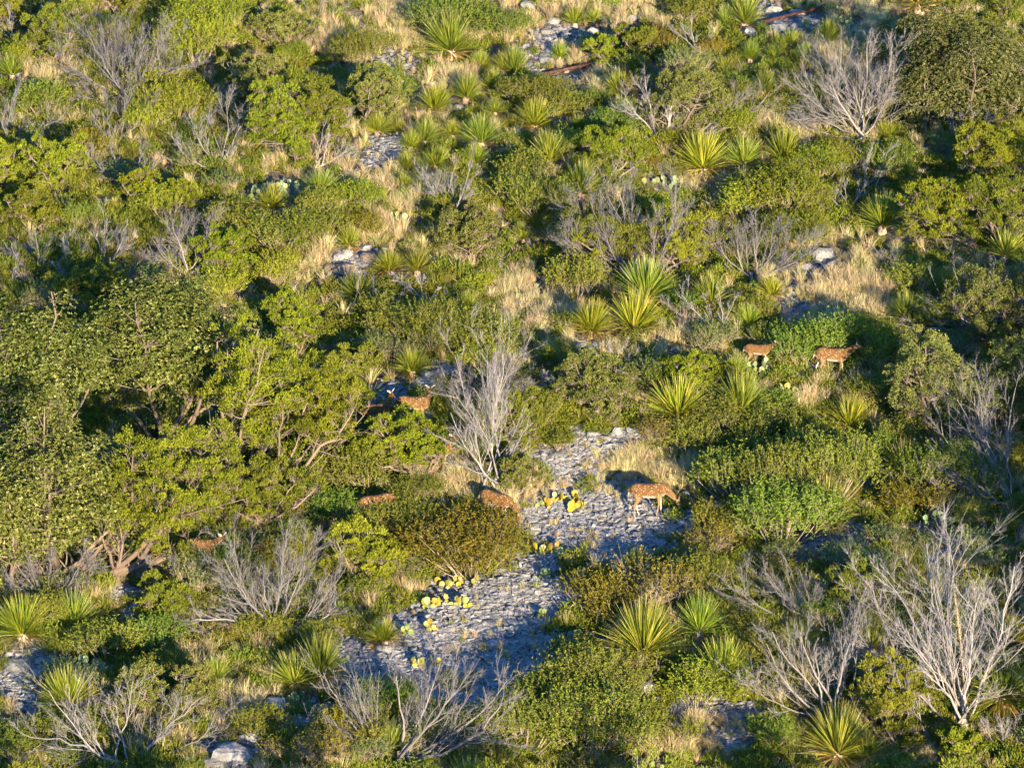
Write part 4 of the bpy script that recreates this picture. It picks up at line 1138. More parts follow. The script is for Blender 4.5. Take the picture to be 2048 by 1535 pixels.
SOTOLS = [  # x, base y, width px, dry share 0..1
    (25, 158, 58, 0), (357, 108, 40, 0), (723, 20, 38, 0), (903, 116, 104, .4), (960, 142, 46, 0), (1008, 148, 56, 0), (930, 206, 64, .3), (868, 232, 74, .8), (980, 186, 50, .2), (990, 230, 48, .3),
    (755, 268, 62, 0), (795, 268, 44, 0), (850, 290, 56, .2), (905, 276, 52, 0), (965, 296, 88, .3), (820, 300, 46, 0), (815, 346, 48, .2), (872, 340, 64, .2), (884, 378, 54, 0), (808, 384, 42, 0), (952, 334, 54, 0),
    (638, 398, 80, .3), (543, 424, 70, .5), (1150, 54, 48, 0), (1188, 48, 42, .5), (1488, 58, 84, .2), (1452, 60, 50, .2), (1118, 122, 40, 0), (1028, 152, 60, .5), (1282, 146, 44, 0), (1238, 196, 58, 0), (1240, 256, 64, 0),
    (1068, 262, 74, .8), (1162, 270, 48, .2), (1100, 334, 74, 0), (1408, 350, 104, .7), (1487, 336, 78, .4), (1160, 398, 86, .1), (1500, 124, 46, 0), (1526, 190, 52, .2), (1482, 396, 64, .2),
    (1838, 26, 100, .8), (1580, 94, 48, .3), (1656, 92, 58, 0), (1612, 124, 50, 0), (1546, 120, 42, 0), (1564, 332, 78, .8), (1775, 282, 58, .3), (1816, 362, 54, 0),
    (700, 500, 58, .2), (781, 550, 78, 1), (834, 550, 66, 0), (718, 602, 80, .2), (935, 644, 70, .2), (742, 712, 54, .1), (825, 752, 80, .1),
    (1180, 674, 90, .9), (1265, 674, 124, .7), (1292, 612, 124, .3), (1131, 452, 66, 0), (1099, 732, 74, .2), (1425, 616, 96, .1), (1500, 662, 66, .2), (1546, 596, 66, 1), (1046, 484, 48, 0),
    (1764, 466, 88, 0), (2008, 522, 86, 0), (1812, 648, 80, .3), (1890, 604, 74, 0), (400, 1150, 70, 0), (622, 1024, 66, 0), (678, 884, 42, 0), (1357, 844, 132, .8), (1480, 838, 112, .3), (1274, 1162, 92, .1),
    (1046, 862, 74, .1), (1468, 764, 72, .2), (1696, 864, 88, .6), (1807, 958, 92, .3), (1652, 1062, 128, .8), (46, 1282, 118, .3), (147, 1262, 114, .1), (140, 1428, 122, .8), (436, 1366, 80, .3),
    (590, 1376, 112, .3), (640, 1362, 120, .5), (770, 1290, 80, 1), (780, 1504, 80, .1), (1284, 1326, 148, .3), (1398, 1276, 100, .2), (1442, 1372, 120, .2), (1672, 1524, 156, .6), (2002, 1408, 166, .6), (1744, 1310, 118, .1),
    (2022, 1300, 110, .6), (1600, 1300, 90, .1), (1730, 1524, 80, .5), (2300, 1000, 110, .2), (-80, 700, 90, .2), (-100, 1350, 110, .3), (2120, 1330, 120, .3), (940, 1600, 130, .2),
]
def build_sotols():
    for i, (x, y, w, dry) in enumerate(SOTOLS):
        p = at(x, y)
        sc = w / ppm(p) / (.92 if y < 420 else 1.0)
        le, de, st = SOT[i % 6]
        size = 'big' if w > 105 else 'small' if w < 56 else 'mid-sized'
        look = 'yellow-skirted' if dry > .65 else 'plain green' if dry == 0 else 'green and gold' if dry > .35 else 'green'
        o = thing('sotol_plant', 'sotol', p, '%s %s spiky sotol' % (size, look), (x, y - w * .3), {57: 'x'}.get(-1), 'spiky sotol plants', random.random() * 6.28, sc)
        o.rotation_euler = (random.uniform(-.2, .12), random.uniform(-.2, .2), random.random() * 6.28)
        o.scale = (sc * random.uniform(.92, 1.08), sc, sc * random.uniform(.8, 1.2))
        a = obj('leaves', le, o)
        g = random.uniform(.85, 1.2)
        if dry > .65:
            a.color = (g * 1.25, g * 1.12, g * .9, 1)
        else:
            a.color = (g * random.uniform(.9, 1.1), g, g * random.uniform(.8, 1.2), 1)
        if dry > 0:
            b = obj('dead_leaves', de, o)
            b.scale = (1, 1, .6 + .8 * dry)
            if dry < .35:
                b.scale = (.8, .8, .6)
        obj('stump', st, o)
build_sotols()

def stalk(x, y, tx, ty, label):
    p = at(x, y)
    T = at_depth(tx, ty, depth(p)) - p
    o = thing('flower_stalk', 'flower stalk', p, None, None, label)
    t = np.linspace(0, 1, 10)[:, None]
    P = (T * t + np.array([.05, 0, 0]) * np.sin(t * 3))[None]
    mb = MB(); add_tubes(mb, P, (.028 * (1 - .5 * t[:, 0]))[None], 7)
    obj('stem', mb.mesh('stem', M['thatch']), o)
    mb = MB()
    n = 700
    k = .45 + .55 * rng.random(n)
    c = T * k[:, None] + np.array([.05, 0, 0]) * np.sin(k * 3)[:, None]
    add_leaves(mb, c, rand_dir(n) + np.array([0, 0, .6]), .07 * (1.2 - k * .7), .02, rng.random(n))
    q = obj('seed_plume', mb.mesh('seed_plume', M['straw']), o)
    q.color = (.75, .6, .45, 1)
stalk(1932, 1442, 1906, 1172, 'tall tan dry flower stalk among the dead limbs, bottom right')

# ------------------------------------------------------------------ prickly pears, each pad its own piece
def pad_mesh(i):
    nu, nv = 12, 6
    mb = MB()
    V = []
    F = []
    V.append((0, 0, 0))
    for a in range(1, nv):
        th = math.pi * a / nv
        z = .5 - .5 * math.cos(th)
        w = math.sin(th) ** .8 * (.40 + .10 * z * (1 + .1 * i))
        for b in range(nu):
            ph = 2 * math.pi * b / nu
            V.append((w * math.cos(ph), .075 * math.sin(th) ** .5 * math.sin(ph), z))
    V.append((0, 0, 1))
    f3, f4 = [], []
    for b in range(nu):
        f3.append((0, 1 + (b + 1) % nu, 1 + b))
        l = 1 + (nv - 2) * nu
        f3.append((l + b, l + (b + 1) % nu, len(V) - 1))
        for a in range(nv - 2):
            q = 1 + a * nu
            f4.append((q + b, q + (b + 1) % nu, q + nu + (b + 1) % nu, q + nu + b))
    mb.add(V, f3)
    mb.f4.append(np.array(f4))
    return mb.mesh('pad', M['pad'], True)
PADS = [pad_mesh(i) for i in range(3)]
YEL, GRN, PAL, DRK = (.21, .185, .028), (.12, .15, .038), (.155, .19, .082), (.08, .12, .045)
CACTI = [  # x, base y, width, height, pads, colour, label
    (555, 392, 116, 62, 56, PAL, 'large pale blue-green prickly pear clump with dozens of pads'), (1125, 1012, 104, 38, 30, YEL, 'yellow prickly pear clump beside the clearing, left of the grazing deer'),
    (1100, 1108, 62, 26, 15, YEL, 'low yellow prickly pear below the large yellow clump'), (1086, 1154, 52, 14, 7, DRK, None), (915, 1172, 98, 28, 16, YEL, 'row of large yellow prickly pear pads below the olive mound'),
    (884, 1214, 52, 22, 9, YEL, None), (926, 1216, 46, 22, 9, YEL, None), (852, 1218, 34, 14, 6, YEL, None), (866, 1264, 30, 22, 6, YEL, None), (852, 1338, 66, 26, 12, YEL, None), (812, 1268, 28, 24, 5, GRN, None),
    (592, 1406, 66, 28, 10, GRN, 'green prickly pear beside the blue-grey boulder, lower left'), (1570, 790, 60, 36, 20, YEL, 'golden prickly pear clump below the young deer'), (1520, 740, 52, 22, 9, PAL, None),
    (1160, 1282, 76, 36, 14, PAL, 'pale green prickly pear left of the big sotol'), (1112, 1300, 36, 16, 6, DRK, None), (1086, 1236, 32, 22, 6, GRN, None), (1084, 580, 42, 26, 6, PAL, None), (1322, 372, 76, 22, 10, PAL, None),
    (800, 444, 40, 16, 6, PAL, None), (838, 418, 20, 18, 4, GRN, None), (870, 1462, 78, 30, 12, GRN, None), (1305, 1538, 96, 38, 17, GRN, 'green prickly pear clump on the bottom edge right of middle'),
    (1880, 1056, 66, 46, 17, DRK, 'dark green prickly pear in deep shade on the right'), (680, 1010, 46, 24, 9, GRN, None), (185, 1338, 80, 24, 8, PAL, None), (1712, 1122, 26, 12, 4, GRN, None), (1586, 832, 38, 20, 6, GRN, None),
    (1700, 50, 48, 18, 7, YEL, None), (1608, 58, 22, 10, 4, YEL, None), (1606, 540, 34, 16, 5, YEL, None), (1522, 92, 10, 9, 2, YEL, None), (1395, 945, 16, 14, 3, GRN, None), (135, 1536, 24, 12, 4, GRN, None), (1408, 440, 16, 8, 3, YEL, None),
]
def build_cacti():
    for x, y, w, h, n, col, lab in CACTI:
        p = at(x, y)
        s = ppm(p)
        W, Hh = w / s, h / s
        nm = {YEL: 'yellow', GRN: 'green', PAL: 'pale green', DRK: 'dark green'}[col]
        o = thing('prickly_pear_cactus', 'cactus', p, ('small ' if n < 6 else '') + nm + ' prickly pear', (x, y - h / 2), lab, 'prickly pear cacti')
        tips = []
        towers = []
        k = 0
        nb = max(1, int(n * (.62 if h < 40 else .36)))
        while k < n:
            sz = random.uniform(.12, .185)
            if k < nb or not towers:
                bx = ((k + .5) / nb - .5) * W * random.uniform(.85, 1.05) if nb > 3 else random.uniform(-.4, .4) * W
                by = random.uniform(-.35, .35) * W * .6
                base = Vector((bx, by, float(H(p[0] + bx, p[1] + by)) - p[2] - .01))
                tw = len(towers)
                towers.append([0.0, []])
            else:
                tw = min(random.sample(range(len(towers)), min(3, len(towers))), key=lambda t_: towers[t_][0] / (.35 + .65 * (1 - abs((t_ + .5) / len(towers) - .5) * 1.6)))
                c_ = [t_ for t_ in towers[tw][1] if t_.z < Hh * .9] or towers[tw][1]
                base = random.choice(c_[-4:])
            tilt = random.gauss(0, .42)
            yaw = random.gauss(0.25, .75)
            m = Matrix.Translation(base) @ Matrix.Rotation(yaw, 4, 'Z') @ Matrix.Rotation(random.uniform(-.35, .15), 4, 'X') @ Matrix.Rotation(tilt, 4, 'Y')
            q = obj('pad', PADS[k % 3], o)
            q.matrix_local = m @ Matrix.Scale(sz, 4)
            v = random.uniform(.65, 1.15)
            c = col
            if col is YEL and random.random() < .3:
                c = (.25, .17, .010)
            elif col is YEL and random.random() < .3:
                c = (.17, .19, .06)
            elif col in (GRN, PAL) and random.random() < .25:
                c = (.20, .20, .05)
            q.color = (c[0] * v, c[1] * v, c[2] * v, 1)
            for a in (-.5, 0, .55):
                towers[tw][1].append(m @ Vector((math.sin(a) * .42 * sz, 0, (.55 + .42 * math.cos(a)) * sz)))
            towers[tw][0] = max(t_.z for t_ in towers[tw][1])
            k += 1
build_cacti()

# ------------------------------------------------------------------ low shrubs
def shrub_meshes(w, lobes, nleaf, seed, twig=1):
    h = w * .5
    r = w * .5
    c = []
    for i in range(lobes):
        a = rng.random() * 6.283; q = math.sqrt(rng.random()) * r * .72
        rr = r * (.28 + .2 * rng.random())
        c.append((q * math.cos(a), q * math.sin(a), h * (.30 + .35 * (1 - q / r)) * (.8 + .4 * rng.random()), rr, rr * (.75 + .4 * rng.random())))
    c = np.array(c)
    mb = MB()
    nsp = nleaf // 14
    k = rng.choice(lobes, nsp, p=c[:, 3] ** 2 / (c[:, 3] ** 2).sum())
    u = rand_dir(nsp); u[:, 2] = np.where(u[:, 2] < -.35, -u[:, 2], u[:, 2])
    rr = rng.random((nsp, 1)) ** .35
    S = c[k, :3] + u * rr * np.stack([c[k, 3], c[k, 3], c[k, 4]], 1) * .85
    S[:, 2] = np.maximum(S[:, 2], .03)
    D = nrm(u * .55 + np.array([0, 0, .8]) + rng.normal(size=(nsp, 3)) * .3)
    L = .16 + .14 * rng.random(nsp)
    L *= np.where(rng.random(nsp) < .12, 1.6, 1)
    t = rng.random((nsp, 14))
    C = S[:, None] + D[:, None] * (t * L[:, None])[..., None]
    dl = D[:, None] * .6 + rng.normal(size=(nsp, 14, 3)) * .55
    lobe_t = rng.normal(size=lobes) * .12
    ti = np.clip(.42 + lobe_t[k][:, None] + .25 * t + rng.normal(size=(nsp, 14)) * .16, 0, 1)
    n = nsp * 14
    add_leaves(mb, C.reshape(-1, 3), dl.reshape(-1, 3), .036 * (.6 + .8 * rng.random(n)), .019, ti.ravel(), np.repeat(u, 14, 0) * .8)
    fol = mb.mesh('foliage', M['shrub'])
    mb = MB()
    m = 26
    T = S[rng.choice(nsp, m)]
    B = np.zeros((m, 3)); B[:, :2] = T[:, :2] * .3
    B[:, 2] = -.05
    P = bez(B, B * .4 + T * .6 - np.array([0, 0, .06]), T * 1.04, 5)
    add_tubes(mb, P, np.full((m, 1), .009 * math.sqrt(w)) * np.linspace(1, .4, 5)[None], 4)
    ns = nsp // 3 * 2 if twig > 1 else nsp // 3
    if twig > 1:
        t3 = rng.integers(0, nsp, nsp * 2)
        d3 = nrm(D[t3] + rng.normal(size=(nsp * 2, 3)) * .6)
        add_spikes(mb, S[t3] - d3 * .06, S[t3] + d3 * (.12 + .16 * rng.random((nsp * 2, 1))), .004)
    add_spikes(mb, S[:ns] - D[:ns] * .05, S[:ns] + D[:ns] * (L[:ns, None] * 1.1), .0045)
    stm = mb.mesh('stems', M['twig'])
    return fol, stm
SHR = {'S': [shrub_meshes(.75, 5, 4200, i) for i in range(5)], 'M': [shrub_meshes(1.3, 8, 9500, i) for i in range(6)], 'L': [shrub_meshes(2.1, 13, 19000, i) for i in range(4)],
       'TS': [shrub_meshes(.75, 5, 2400, i, 2) for i in range(3)], 'TM': [shrub_meshes(1.3, 8, 5200, i, 2) for i in range(4)], 'TL': [shrub_meshes(2.1, 12, 11000, i, 2) for i in range(2)]}
BB = {}
for ms in SHR.values():
    for fo_, st_ in ms:
        cc = np.empty(len(fo_.vertices) * 3, np.float32); fo_.vertices.foreach_get('co', cc); cc = cc.reshape(-1, 3)
        q1, q2 = np.percentile(cc[:, :2], 1.5, 0), np.percentile(cc[:, :2], 98.5, 0)
        BB[fo_.name] = (float((q2 - q1).mean()), float(np.percentile(cc[:, 2], 98.5)))
OLIVE, BROWN, GREEN, GRAYG, BRIGHT = (1, 1, 1), (1.05, .84, .75), (.82, 1.03, 1.0), (.85, .98, 1.7), (1.2, 1.25, .8)
TN = {OLIVE: 'olive', BROWN: 'brownish', GREEN: 'green', GRAYG: 'grey-green', BRIGHT: 'yellow-green'}
SHRUBS = [  # x, base y, width px, height px, tone
    (945, 1145, 248, 108, BROWN, 'long olive-brown shrub mound in front of two grazing deer'), (800, 1080, 170, 72, OLIVE, 'olive shrub hiding the lower half of the spotted deer'),
    (1480, 1000, 150, 92, OLIVE, None), (1560, 1010, 180, 112, OLIVE, None), (1655, 1005, 170, 124, OLIVE, None), (1560, 1090, 210, 112, GREEN, 'wide green shrub mound right of the grazing deer'), (1442, 1072, 120, 62, BROWN, None),
    (1405, 1120, 120, 62, BROWN, None), (1190, 1240, 140, 84, BROWN, None), (1290, 1215, 160, 86, BROWN, None), (1400, 1175, 130, 74, OLIVE, None), (1180, 1405, 220, 100, OLIVE, None), (1050, 1500, 200, 110, OLIVE, None),
    (1190, 1500, 210, 120, OLIVE, None), (1120, 1430, 160, 90, OLIVE, None), (1390, 1405, 150, 84, BRIGHT, None), (1330, 1505, 150, 84, OLIVE, None), (1590, 725, 100, 64, GREEN, None), (1655, 715, 130, 78, GREEN, None),
    (1725, 700, 100, 66, BRIGHT, None), (1770, 730, 110, 60, OLIVE, None), (660, 960, 140, 90, OLIVE, None), (740, 975, 150, 80, OLIVE, None), (870, 700, 170, 90, OLIVE, None), (960, 700, 130, 70, OLIVE, None), (800, 680, 120, 66, OLIVE, None),
    (680, 1050, 120, 60, GREEN, None), (600, 1020, 90, 54, GREEN, None), (1010, 870, 110, 90, OLIVE, None), (1150, 605, 110, 80, OLIVE, None), (1500, 930, 110, 66, OLIVE, None), (1620, 930, 130, 74, OLIVE, None), (1440, 870, 120, 62, OLIVE, None),
    (1540, 870, 110, 60, OLIVE, None), (1740, 930, 90, 62, GREEN, None), (1900, 1000, 180, 110, GREEN, 'dark shaded shrub below the dark sotol on the right'), (1840, 1030, 130, 60, BROWN, None), (1330, 880, 100, 46, BROWN, None), (1380, 905, 100, 56, OLIVE, None),
    (1082, 210, 140, 44, OLIVE, None), (1115, 240, 130, 44, OLIVE, None), (1150, 320, 90, 50, GREEN, None), (1045, 205, 100, 44, OLIVE, None), (720, 130, 130, 60, OLIVE, None), (760, 215, 150, 70, GREEN, None), (900, 70, 160, 60, GREEN, None),
    (1010, 80, 130, 50, GREEN, None), (1380, 50, 110, 50, OLIVE, None), (1390, 25, 110, 40, OLIVE, None), (1560, 430, 170, 80, BRIGHT, None), (1480, 430, 120, 60, BRIGHT, None), (1640, 360, 140, 60, BRIGHT, None), (1700, 335, 110, 50, OLIVE, None), (1600, 490, 140, 60, BRIGHT, None),
    (1090, 440, 120, 80, OLIVE, None), (1040, 420, 110, 70, OLIVE, None), (1060, 370, 110, 60, OLIVE, None), (400, 130, 150, 90, BRIGHT, None), (420, 70, 150, 70, BRIGHT, None), (330, 190, 110, 60, OLIVE, None), (350, 240, 140, 70, BRIGHT, None), (300, 260, 110, 56, BRIGHT, None),
    (90, 230, 110, 60, GREEN, None), (60, 130, 70, 46, BRIGHT, None), (180, 330, 90, 60, BROWN, None), (470, 470, 110, 60, OLIVE, None), (560, 500, 130, 70, OLIVE, None), (640, 480, 110, 50, OLIVE, None), (220, 1320, 140, 66, OLIVE, None), (290, 1300, 110, 60, GREEN, None), (700, 1500, 150, 70, BROWN, None), (610, 1530, 140, 70, BROWN, None),
    (760, 640, 100, 50, OLIVE, None), (1330, 790, 100, 50, OLIVE, None), (1420, 770, 80, 50, OLIVE, None), (1280, 690, 60, 30, OLIVE, None), (1500, 640, 90, 40, OLIVE, None), (1540, 690, 80, 40, OLIVE, None), (1950, 1130, 130, 60, GRAYG, None), (1580, 1130, 90, 40, GRAYG, None), (1700, 1130, 100, 44, GRAYG, None), (1770, 1090, 80, 40, GRAYG, None),
    (432, 1135, 96, 50, GREEN, None), (840, 1000, 90, 40, OLIVE, None), (1120, 900, 60, 34, OLIVE, None), (640, 440, 90, 60, OLIVE, None), (720, 470, 90, 40, BROWN, None), (720, 420, 80, 50, BRIGHT, None),
]
def place_shrub(x, y, w, h, tone, lab=None, i=0):
    p = at(x, y)
    s = ppm(p)
    W = w / s
    cls = 'S' if W < .95 else 'M' if W < 1.75 else 'L'
    if tone is GRAYG or (tone is BROWN and i % 2):
        cls = 'T' + cls
    fo, st = SHR[cls][i % len(SHR[cls])]
    bb = BB[fo.name]
    k = W / bb[0]
    kz = (h / s / .95 + .05) / bb[1]
    kz = min(1.7 * k, max(.6 * k, kz))
    size = 'small' if W < .85 else 'broad' if W > 1.6 else 'mid-sized'
    o = thing('shrub', 'shrub', p, '%s %s shrub' % (size, TN[tone]), (x, y - h / 2), lab, 'low fine-leaved shrubs', random.random() * 6.28, (k, k, kz))
    v = random.uniform(.85, 1.15)
    a = obj('foliage', fo, o)
    a.color = (tone[0] * v, tone[1] * v, tone[2] * v, 1)
    obj('stems', st, o)
for i, q in enumerate(SHRUBS):
    place_shrub(*q, i)
occupied = [(q[0], q[1] - q[3] * .3, q[2] * .5, q[3] * .6) for q in SHRUBS] + [(x, y - 10, w * .5, w * .35) for x, y, w, _ in SOTOLS] + \
           [(c[0], c[1] - 8, c[2] * .6, c[3] * .7) for c in CACTI] + [((t[2][0] + t[2][1]) / 2, (t[2][2] + t[2][3]) / 2 + 10, (t[2][1] - t[2][0]) * .46, (t[2][3] - t[2][2]) * .46) for t in TREES] + \
           [(1310, 1010, 80, 50), (990, 1020, 60, 40), (830, 815, 40, 30), (765, 825, 35, 30), (1515, 715, 40, 30), (1670, 730, 50, 30), (885, 915, 30, 40), (1130, 150, 60, 20), (1590, 40, 70, 20), (930, 240, 170, 170), (1060, 120, 60, 110), (1580, 90, 110, 80), (830, 90, 120, 60)]
DEERPTS = []
def fill_shrubs():
    n = 0
    pts = []
    for t in range(6000):
        x, y = random.uniform(-140, 2190), random.uniform(-50, 1640)
        w = random.uniform(48, 118) * (.8 + .3 * y / 1535)
        if zone(STONE, np.array([x]), np.array([y - 5]))[0] < 1.18 or zone(STRAW, np.array([x]), np.array([y]))[0] < .95:
            continue
        if any(((x - a) / c) ** 2 + ((y - h_ - b) / d) ** 2 < 1 for a, b, c, d in occupied for h_ in (12,)):
            continue
        if any(abs(x - a) < (w + b2) * .42 and abs(y - b) < (w + b2) * .27 for a, b, b2 in pts):
            continue
        pts.append((x, y, w))
        if x < 700 and y < 700:
            tone = random.choice([BRIGHT, BRIGHT, OLIVE, GREEN, GRAYG])
        elif y > 1100:
            tone = random.choice([OLIVE, OLIVE, GREEN, BROWN, GRAYG])
        else:
            tone = random.choice([OLIVE, OLIVE, OLIVE, BRIGHT, GREEN, GRAYG, BROWN])
        place_shrub(x, y, w, w * random.uniform(.4, .62), tone, None, n)
        n += 1
        if n >= 205:
            break
    print('filler shrubs', n)
fill_shrubs()

# ------------------------------------------------------------------ rusty pipes
def pipe(x0, y0, x1, y1, r, label):
    a, b = at(x0, y0), at(x1, y1)
    mid = (a + b) / 2
    L = float(np.linalg.norm(b - a))
    me = bpy.data.meshes.new('tube')
    bm = bmesh.new()
    S = 14
    rings = []
    for (rr, z) in ((r, -L / 2), (r, L / 2), (r * .78, L / 2), (r * .78, -L / 2)):
        rings.append([bm.verts.new((rr * math.cos(6.2832 * k / S), rr * math.sin(6.2832 * k / S), z)) for k in range(S)])
    for i in range(4):
        A, B = rings[i], rings[(i + 1) % 4]
        for k in range(S):
            bm.faces.new((A[k], A[(k + 1) % S], B[(k + 1) % S], B[k]))
    bmesh.ops.recalc_face_normals(bm, faces=bm.faces)
    bm.to_mesh(me); bm.free()
    me.materials.append(M['rust'])
    o = thing('rusty_pipe', 'pipe', mid + np.array([0, 0, r + .10]), None, None, label, 'rusty pipes lying on the slope')
    o.rotation_euler = Vector(b - a).to_track_quat('Z', 'Y').to_euler()
    obj('tube', me, o)
    mb = MB()
    z = L * .28
    add_tubes(mb, np.array([[[0, 0, z - .06], [0, 0, z - .058], [0, 0, z + .058], [0, 0, z + .06]]]), np.array([[r * 1.02, r * 1.25, r * 1.25, r * 1.02]]), 14)
    obj('coupling', mb.mesh('coupling', M['rust']), o)
pipe(1088, 158, 1182, 138, .042, 'rusty pipe lying across the stony path, lower of the two')
pipe(1528, 54, 1652, 22, .045, 'rusty pipe lying on pale rocks near the top edge')

def logs():
    for (x0, y0, x1, y1, r, lab) in ((672, 615, 686, 628, .03, 'short pale broken stick left of the lone snag'), (1208, 385, 1238, 320, .028, 'long thin pale pole leaning in the bushes above centre'),
                                     (1040, 460, 1075, 500, .02, None), (985, 520, 1010, 555, .02, None), (1690, 175, 1740, 180, .03, None), (2000, 1240, 2060, 1236, .022, 'thin white stick reaching in from the right edge'),
                                     (150, 1185, 290, 1200, .035, 'long fallen limb under the leaning juniper'), (960, 520, 1000, 560, .02, None)):
        a, b = at(x0, y0), at(x1, y1)
        if 'pole' in (lab or '') or 'stick' in (lab or ''):
            b = at_depth(x1, y1, depth(a)); 
        a = a + np.array([0, 0, .06]); b = b + np.array([0, 0, .08])
        c = (a + b) / 2 + np.array([0, 0, .05])
        o = thing('fallen_branch', 'branch', a, 'pale fallen branch', ((x0 + x1) / 2, (y0 + y1) / 2), lab, 'fallen branches')
        obj('wood', limb_mesh(np.zeros(3), c - a, b - a, r, .35, .5, 'dead', 'wood'), o)
logs()

# ------------------------------------------------------------------ deer
def loft(bm, st, S=12):
    """st: list of (center, rx_side, rz_up, axis direction or None); closed tube of elliptic rings"""
    pts = [Vector(s[0]) for s in st]
    prev = None
    for i, s in enumerate(st):
        t = (pts[min(i + 1, len(pts) - 1)] - pts[max(i - 1, 0)]).normalized()
        side = Vector((0, 1, 0))
        if abs(t.dot(side)) > .75:
            side = Vector((1, 0, 0))
        side = (side - t * side.dot(t)).normalized()
        up = t.cross(side)
        ring = [bm.verts.new(pts[i] + side * s[1] * math.cos(6.28319 * k / S) + up * s[2] * math.sin(6.28319 * k / S)) for k in range(S)]
        if prev:
            for k in range(S):
                bm.faces.new((prev[k], prev[(k + 1) % S], ring[(k + 1) % S], ring[k]))
        else:
            bm.faces.new(ring)
        prev = ring
    bm.faces.new(prev)

def build_deer(px, py, yaw, scale, neck, head, label, legs=(0, 0, 0, 0), spots=1.0, white_leg=True, desc=None, headyaw=0.0, back=0.0):
    """yaw: heading angle in the ground plane; neck: list of points; head: (base, nose tip)"""
    segs = []
    bm = bmesh.new()
    body = [(-.475, .655, .03, .04), (-.46, .65, .075, .10), (-.40, .635, .105, .145), (-.30, .63, .125, .165), (-.15, .615, .132, .165), (.03, .60, .132, .168), (.18, .60, .125, .178), (.30, .615, .105, .165), (.39, .64, .075, .125), (.45, .655, .04, .07)]
    st = [((x, 0, z + back * (x)), a, b) for x, z, a, b in body]
    loft(bm, st, 16)
    for i in range(len(st) - 1):
        segs.append((st[i][0], st[i + 1][0], 'torso', .14))
    nk = [Vector(p) for p in neck]
    rr = np.linspace(.10, .052, len(nk))
    st = [(tuple(p), r * .72, r * 1.12) for p, r in zip(nk, rr)]
    loft(bm, st, 12)
    for i in range(len(nk) - 1):
        segs.append((tuple(nk[i]), tuple(nk[i + 1]), 'neck', float(rr[i])))
    h0, h1 = Vector(head[0]), Vector(head[1])
    d = h1 - h0
    prof = [(-.22, .035, .04), (-.1, .052, .06), (.1, .056, .064), (.32, .047, .055), (.55, .033, .040), (.8, .026, .031), (.95, .024, .026), (1.02, .014, .014)]
    loft(bm, [(tuple(h0 + d * t), a, b) for t, a, b in prof], 12)
    segs.append((tuple(h0 - d * .2), tuple(h1), 'head', .05))
    hd = d.normalized()
    sd = Vector((0, 0, 1)).cross(hd)
    if sd.length < .2:
        sd = Vector((0, 1, 0))
    sd.normalize()
    upv = hd.cross(sd).normalized()
    if upv.z < 0 and abs(hd.z) < .9:
        upv = -upv
    for s in (-1, 1):
        e0 = h0 + sd * .04 * s + upv * .045 - hd * .02
        e1 = e0 + (sd * s * .85 + upv * .55 - hd * .25).normalized() * .15
        ed = (e1 - e0)
        w = hd
        ring = []
        n = 5
        prev = None
        for k in range(n):
            t = k / (n - 1)
            c = e0 + ed * t
            wd = .044 * math.sin(math.pi * (.18 + .8 * t)) + .004
            a = ed.normalized()
            b = (upv - a * upv.dot(a)).normalized()
            th = hd - a * hd.dot(a)
            th.normalize()
            r = [bm.verts.new(c + b * wd * math.cos(6.2832 * q / 8) + th * .011 * math.sin(6.2832 * q / 8)) for q in range(8)]
            if prev:
                for q in range(8):
                    bm.faces.new((prev[q], prev[(q + 1) % 8], r[(q + 1) % 8], r[q]))
            else:
                bm.faces.new(r)
            prev = r
        bm.faces.new(prev)
        segs.append((tuple(e0), tuple(e1), 'ear', .03))
    # tail
    tl = [((-.455, 0, .70), .03, .03), ((-.50, 0, .66), .034, .026), ((-.525, 0, .56), .03, .022), ((-.53, 0, .47), .012, .01)]
    loft(bm, tl, 8)
    segs.append(((-.46, 0, .70), (-.53, 0, .47), 'tail', .03))
    hoofs = []
    for j, (s, front) in enumerate(((1, True), (-1, True), (1, False), (-1, False))):
        o = legs[j]
        y = .072 * s
        if front:
            J = [((.25, y * .9, .60), .05, .085), ((.245 + .1 * o, y, .47), .04, .055), ((.26 + .35 * o, y, .31), .026, .031), ((.262 + .62 * o, y, .24), .022, .024), ((.255 + 1.0 * o, y, .10), .016, .018), ((.268 + 1.15 * o, y, .05), .020, .021), ((.285 + 1.2 * o, y, .004), .024, .028)]
        else:
            J = [((-.31, y * .8, .62), .06, .12), ((-.285 + .1 * o, y, .50), .055, .10), ((-.30 + .3 * o, y, .40), .035, .055), ((-.375 + .6 * o, y, .30), .023, .030), ((-.385 + .75 * o, y, .24), .019, .022), ((-.375 + 1.0 * o, y, .10), .016, .018), ((-.362 + 1.1 * o, y, .05), .020, .021), ((-.345 + 1.15 * o, y, .004), .024, .028)]
        loft(bm, J, 10)
        for i in range(len(J) - 1):
            segs.append((J[i][0], J[i + 1][0], 'legL' if s > 0 else 'legR', J[i][2]))
        hoofs.append(J[-1][0])
    me = bpy.data.meshes.new('body')
    bmesh.ops.recalc_face_normals(bm, faces=bm.faces)
    bm.to_mesh(me); bm.free()
    tmp = bpy.data.objects.new('tmp', me)
    COL.objects.link(tmp)
    r = tmp.modifiers.new('r', 'REMESH'); r.mode = 'VOXEL'; r.voxel_size = .0125
    sm = tmp.modifiers.new('s', 'SMOOTH'); sm.factor = .5; sm.iterations = 3
    dg = bpy.context.evaluated_depsgraph_get()
    m2 = bpy.data.meshes.new_from_object(tmp.evaluated_get(dg))
    bpy.data.objects.remove(tmp); bpy.data.meshes.remove(me)
    m2.name = 'body'
    n = len(m2.vertices)
    co = np.empty(n * 3, np.float32); m2.vertices.foreach_get('co', co); co = co.reshape(-1, 3).astype(float)
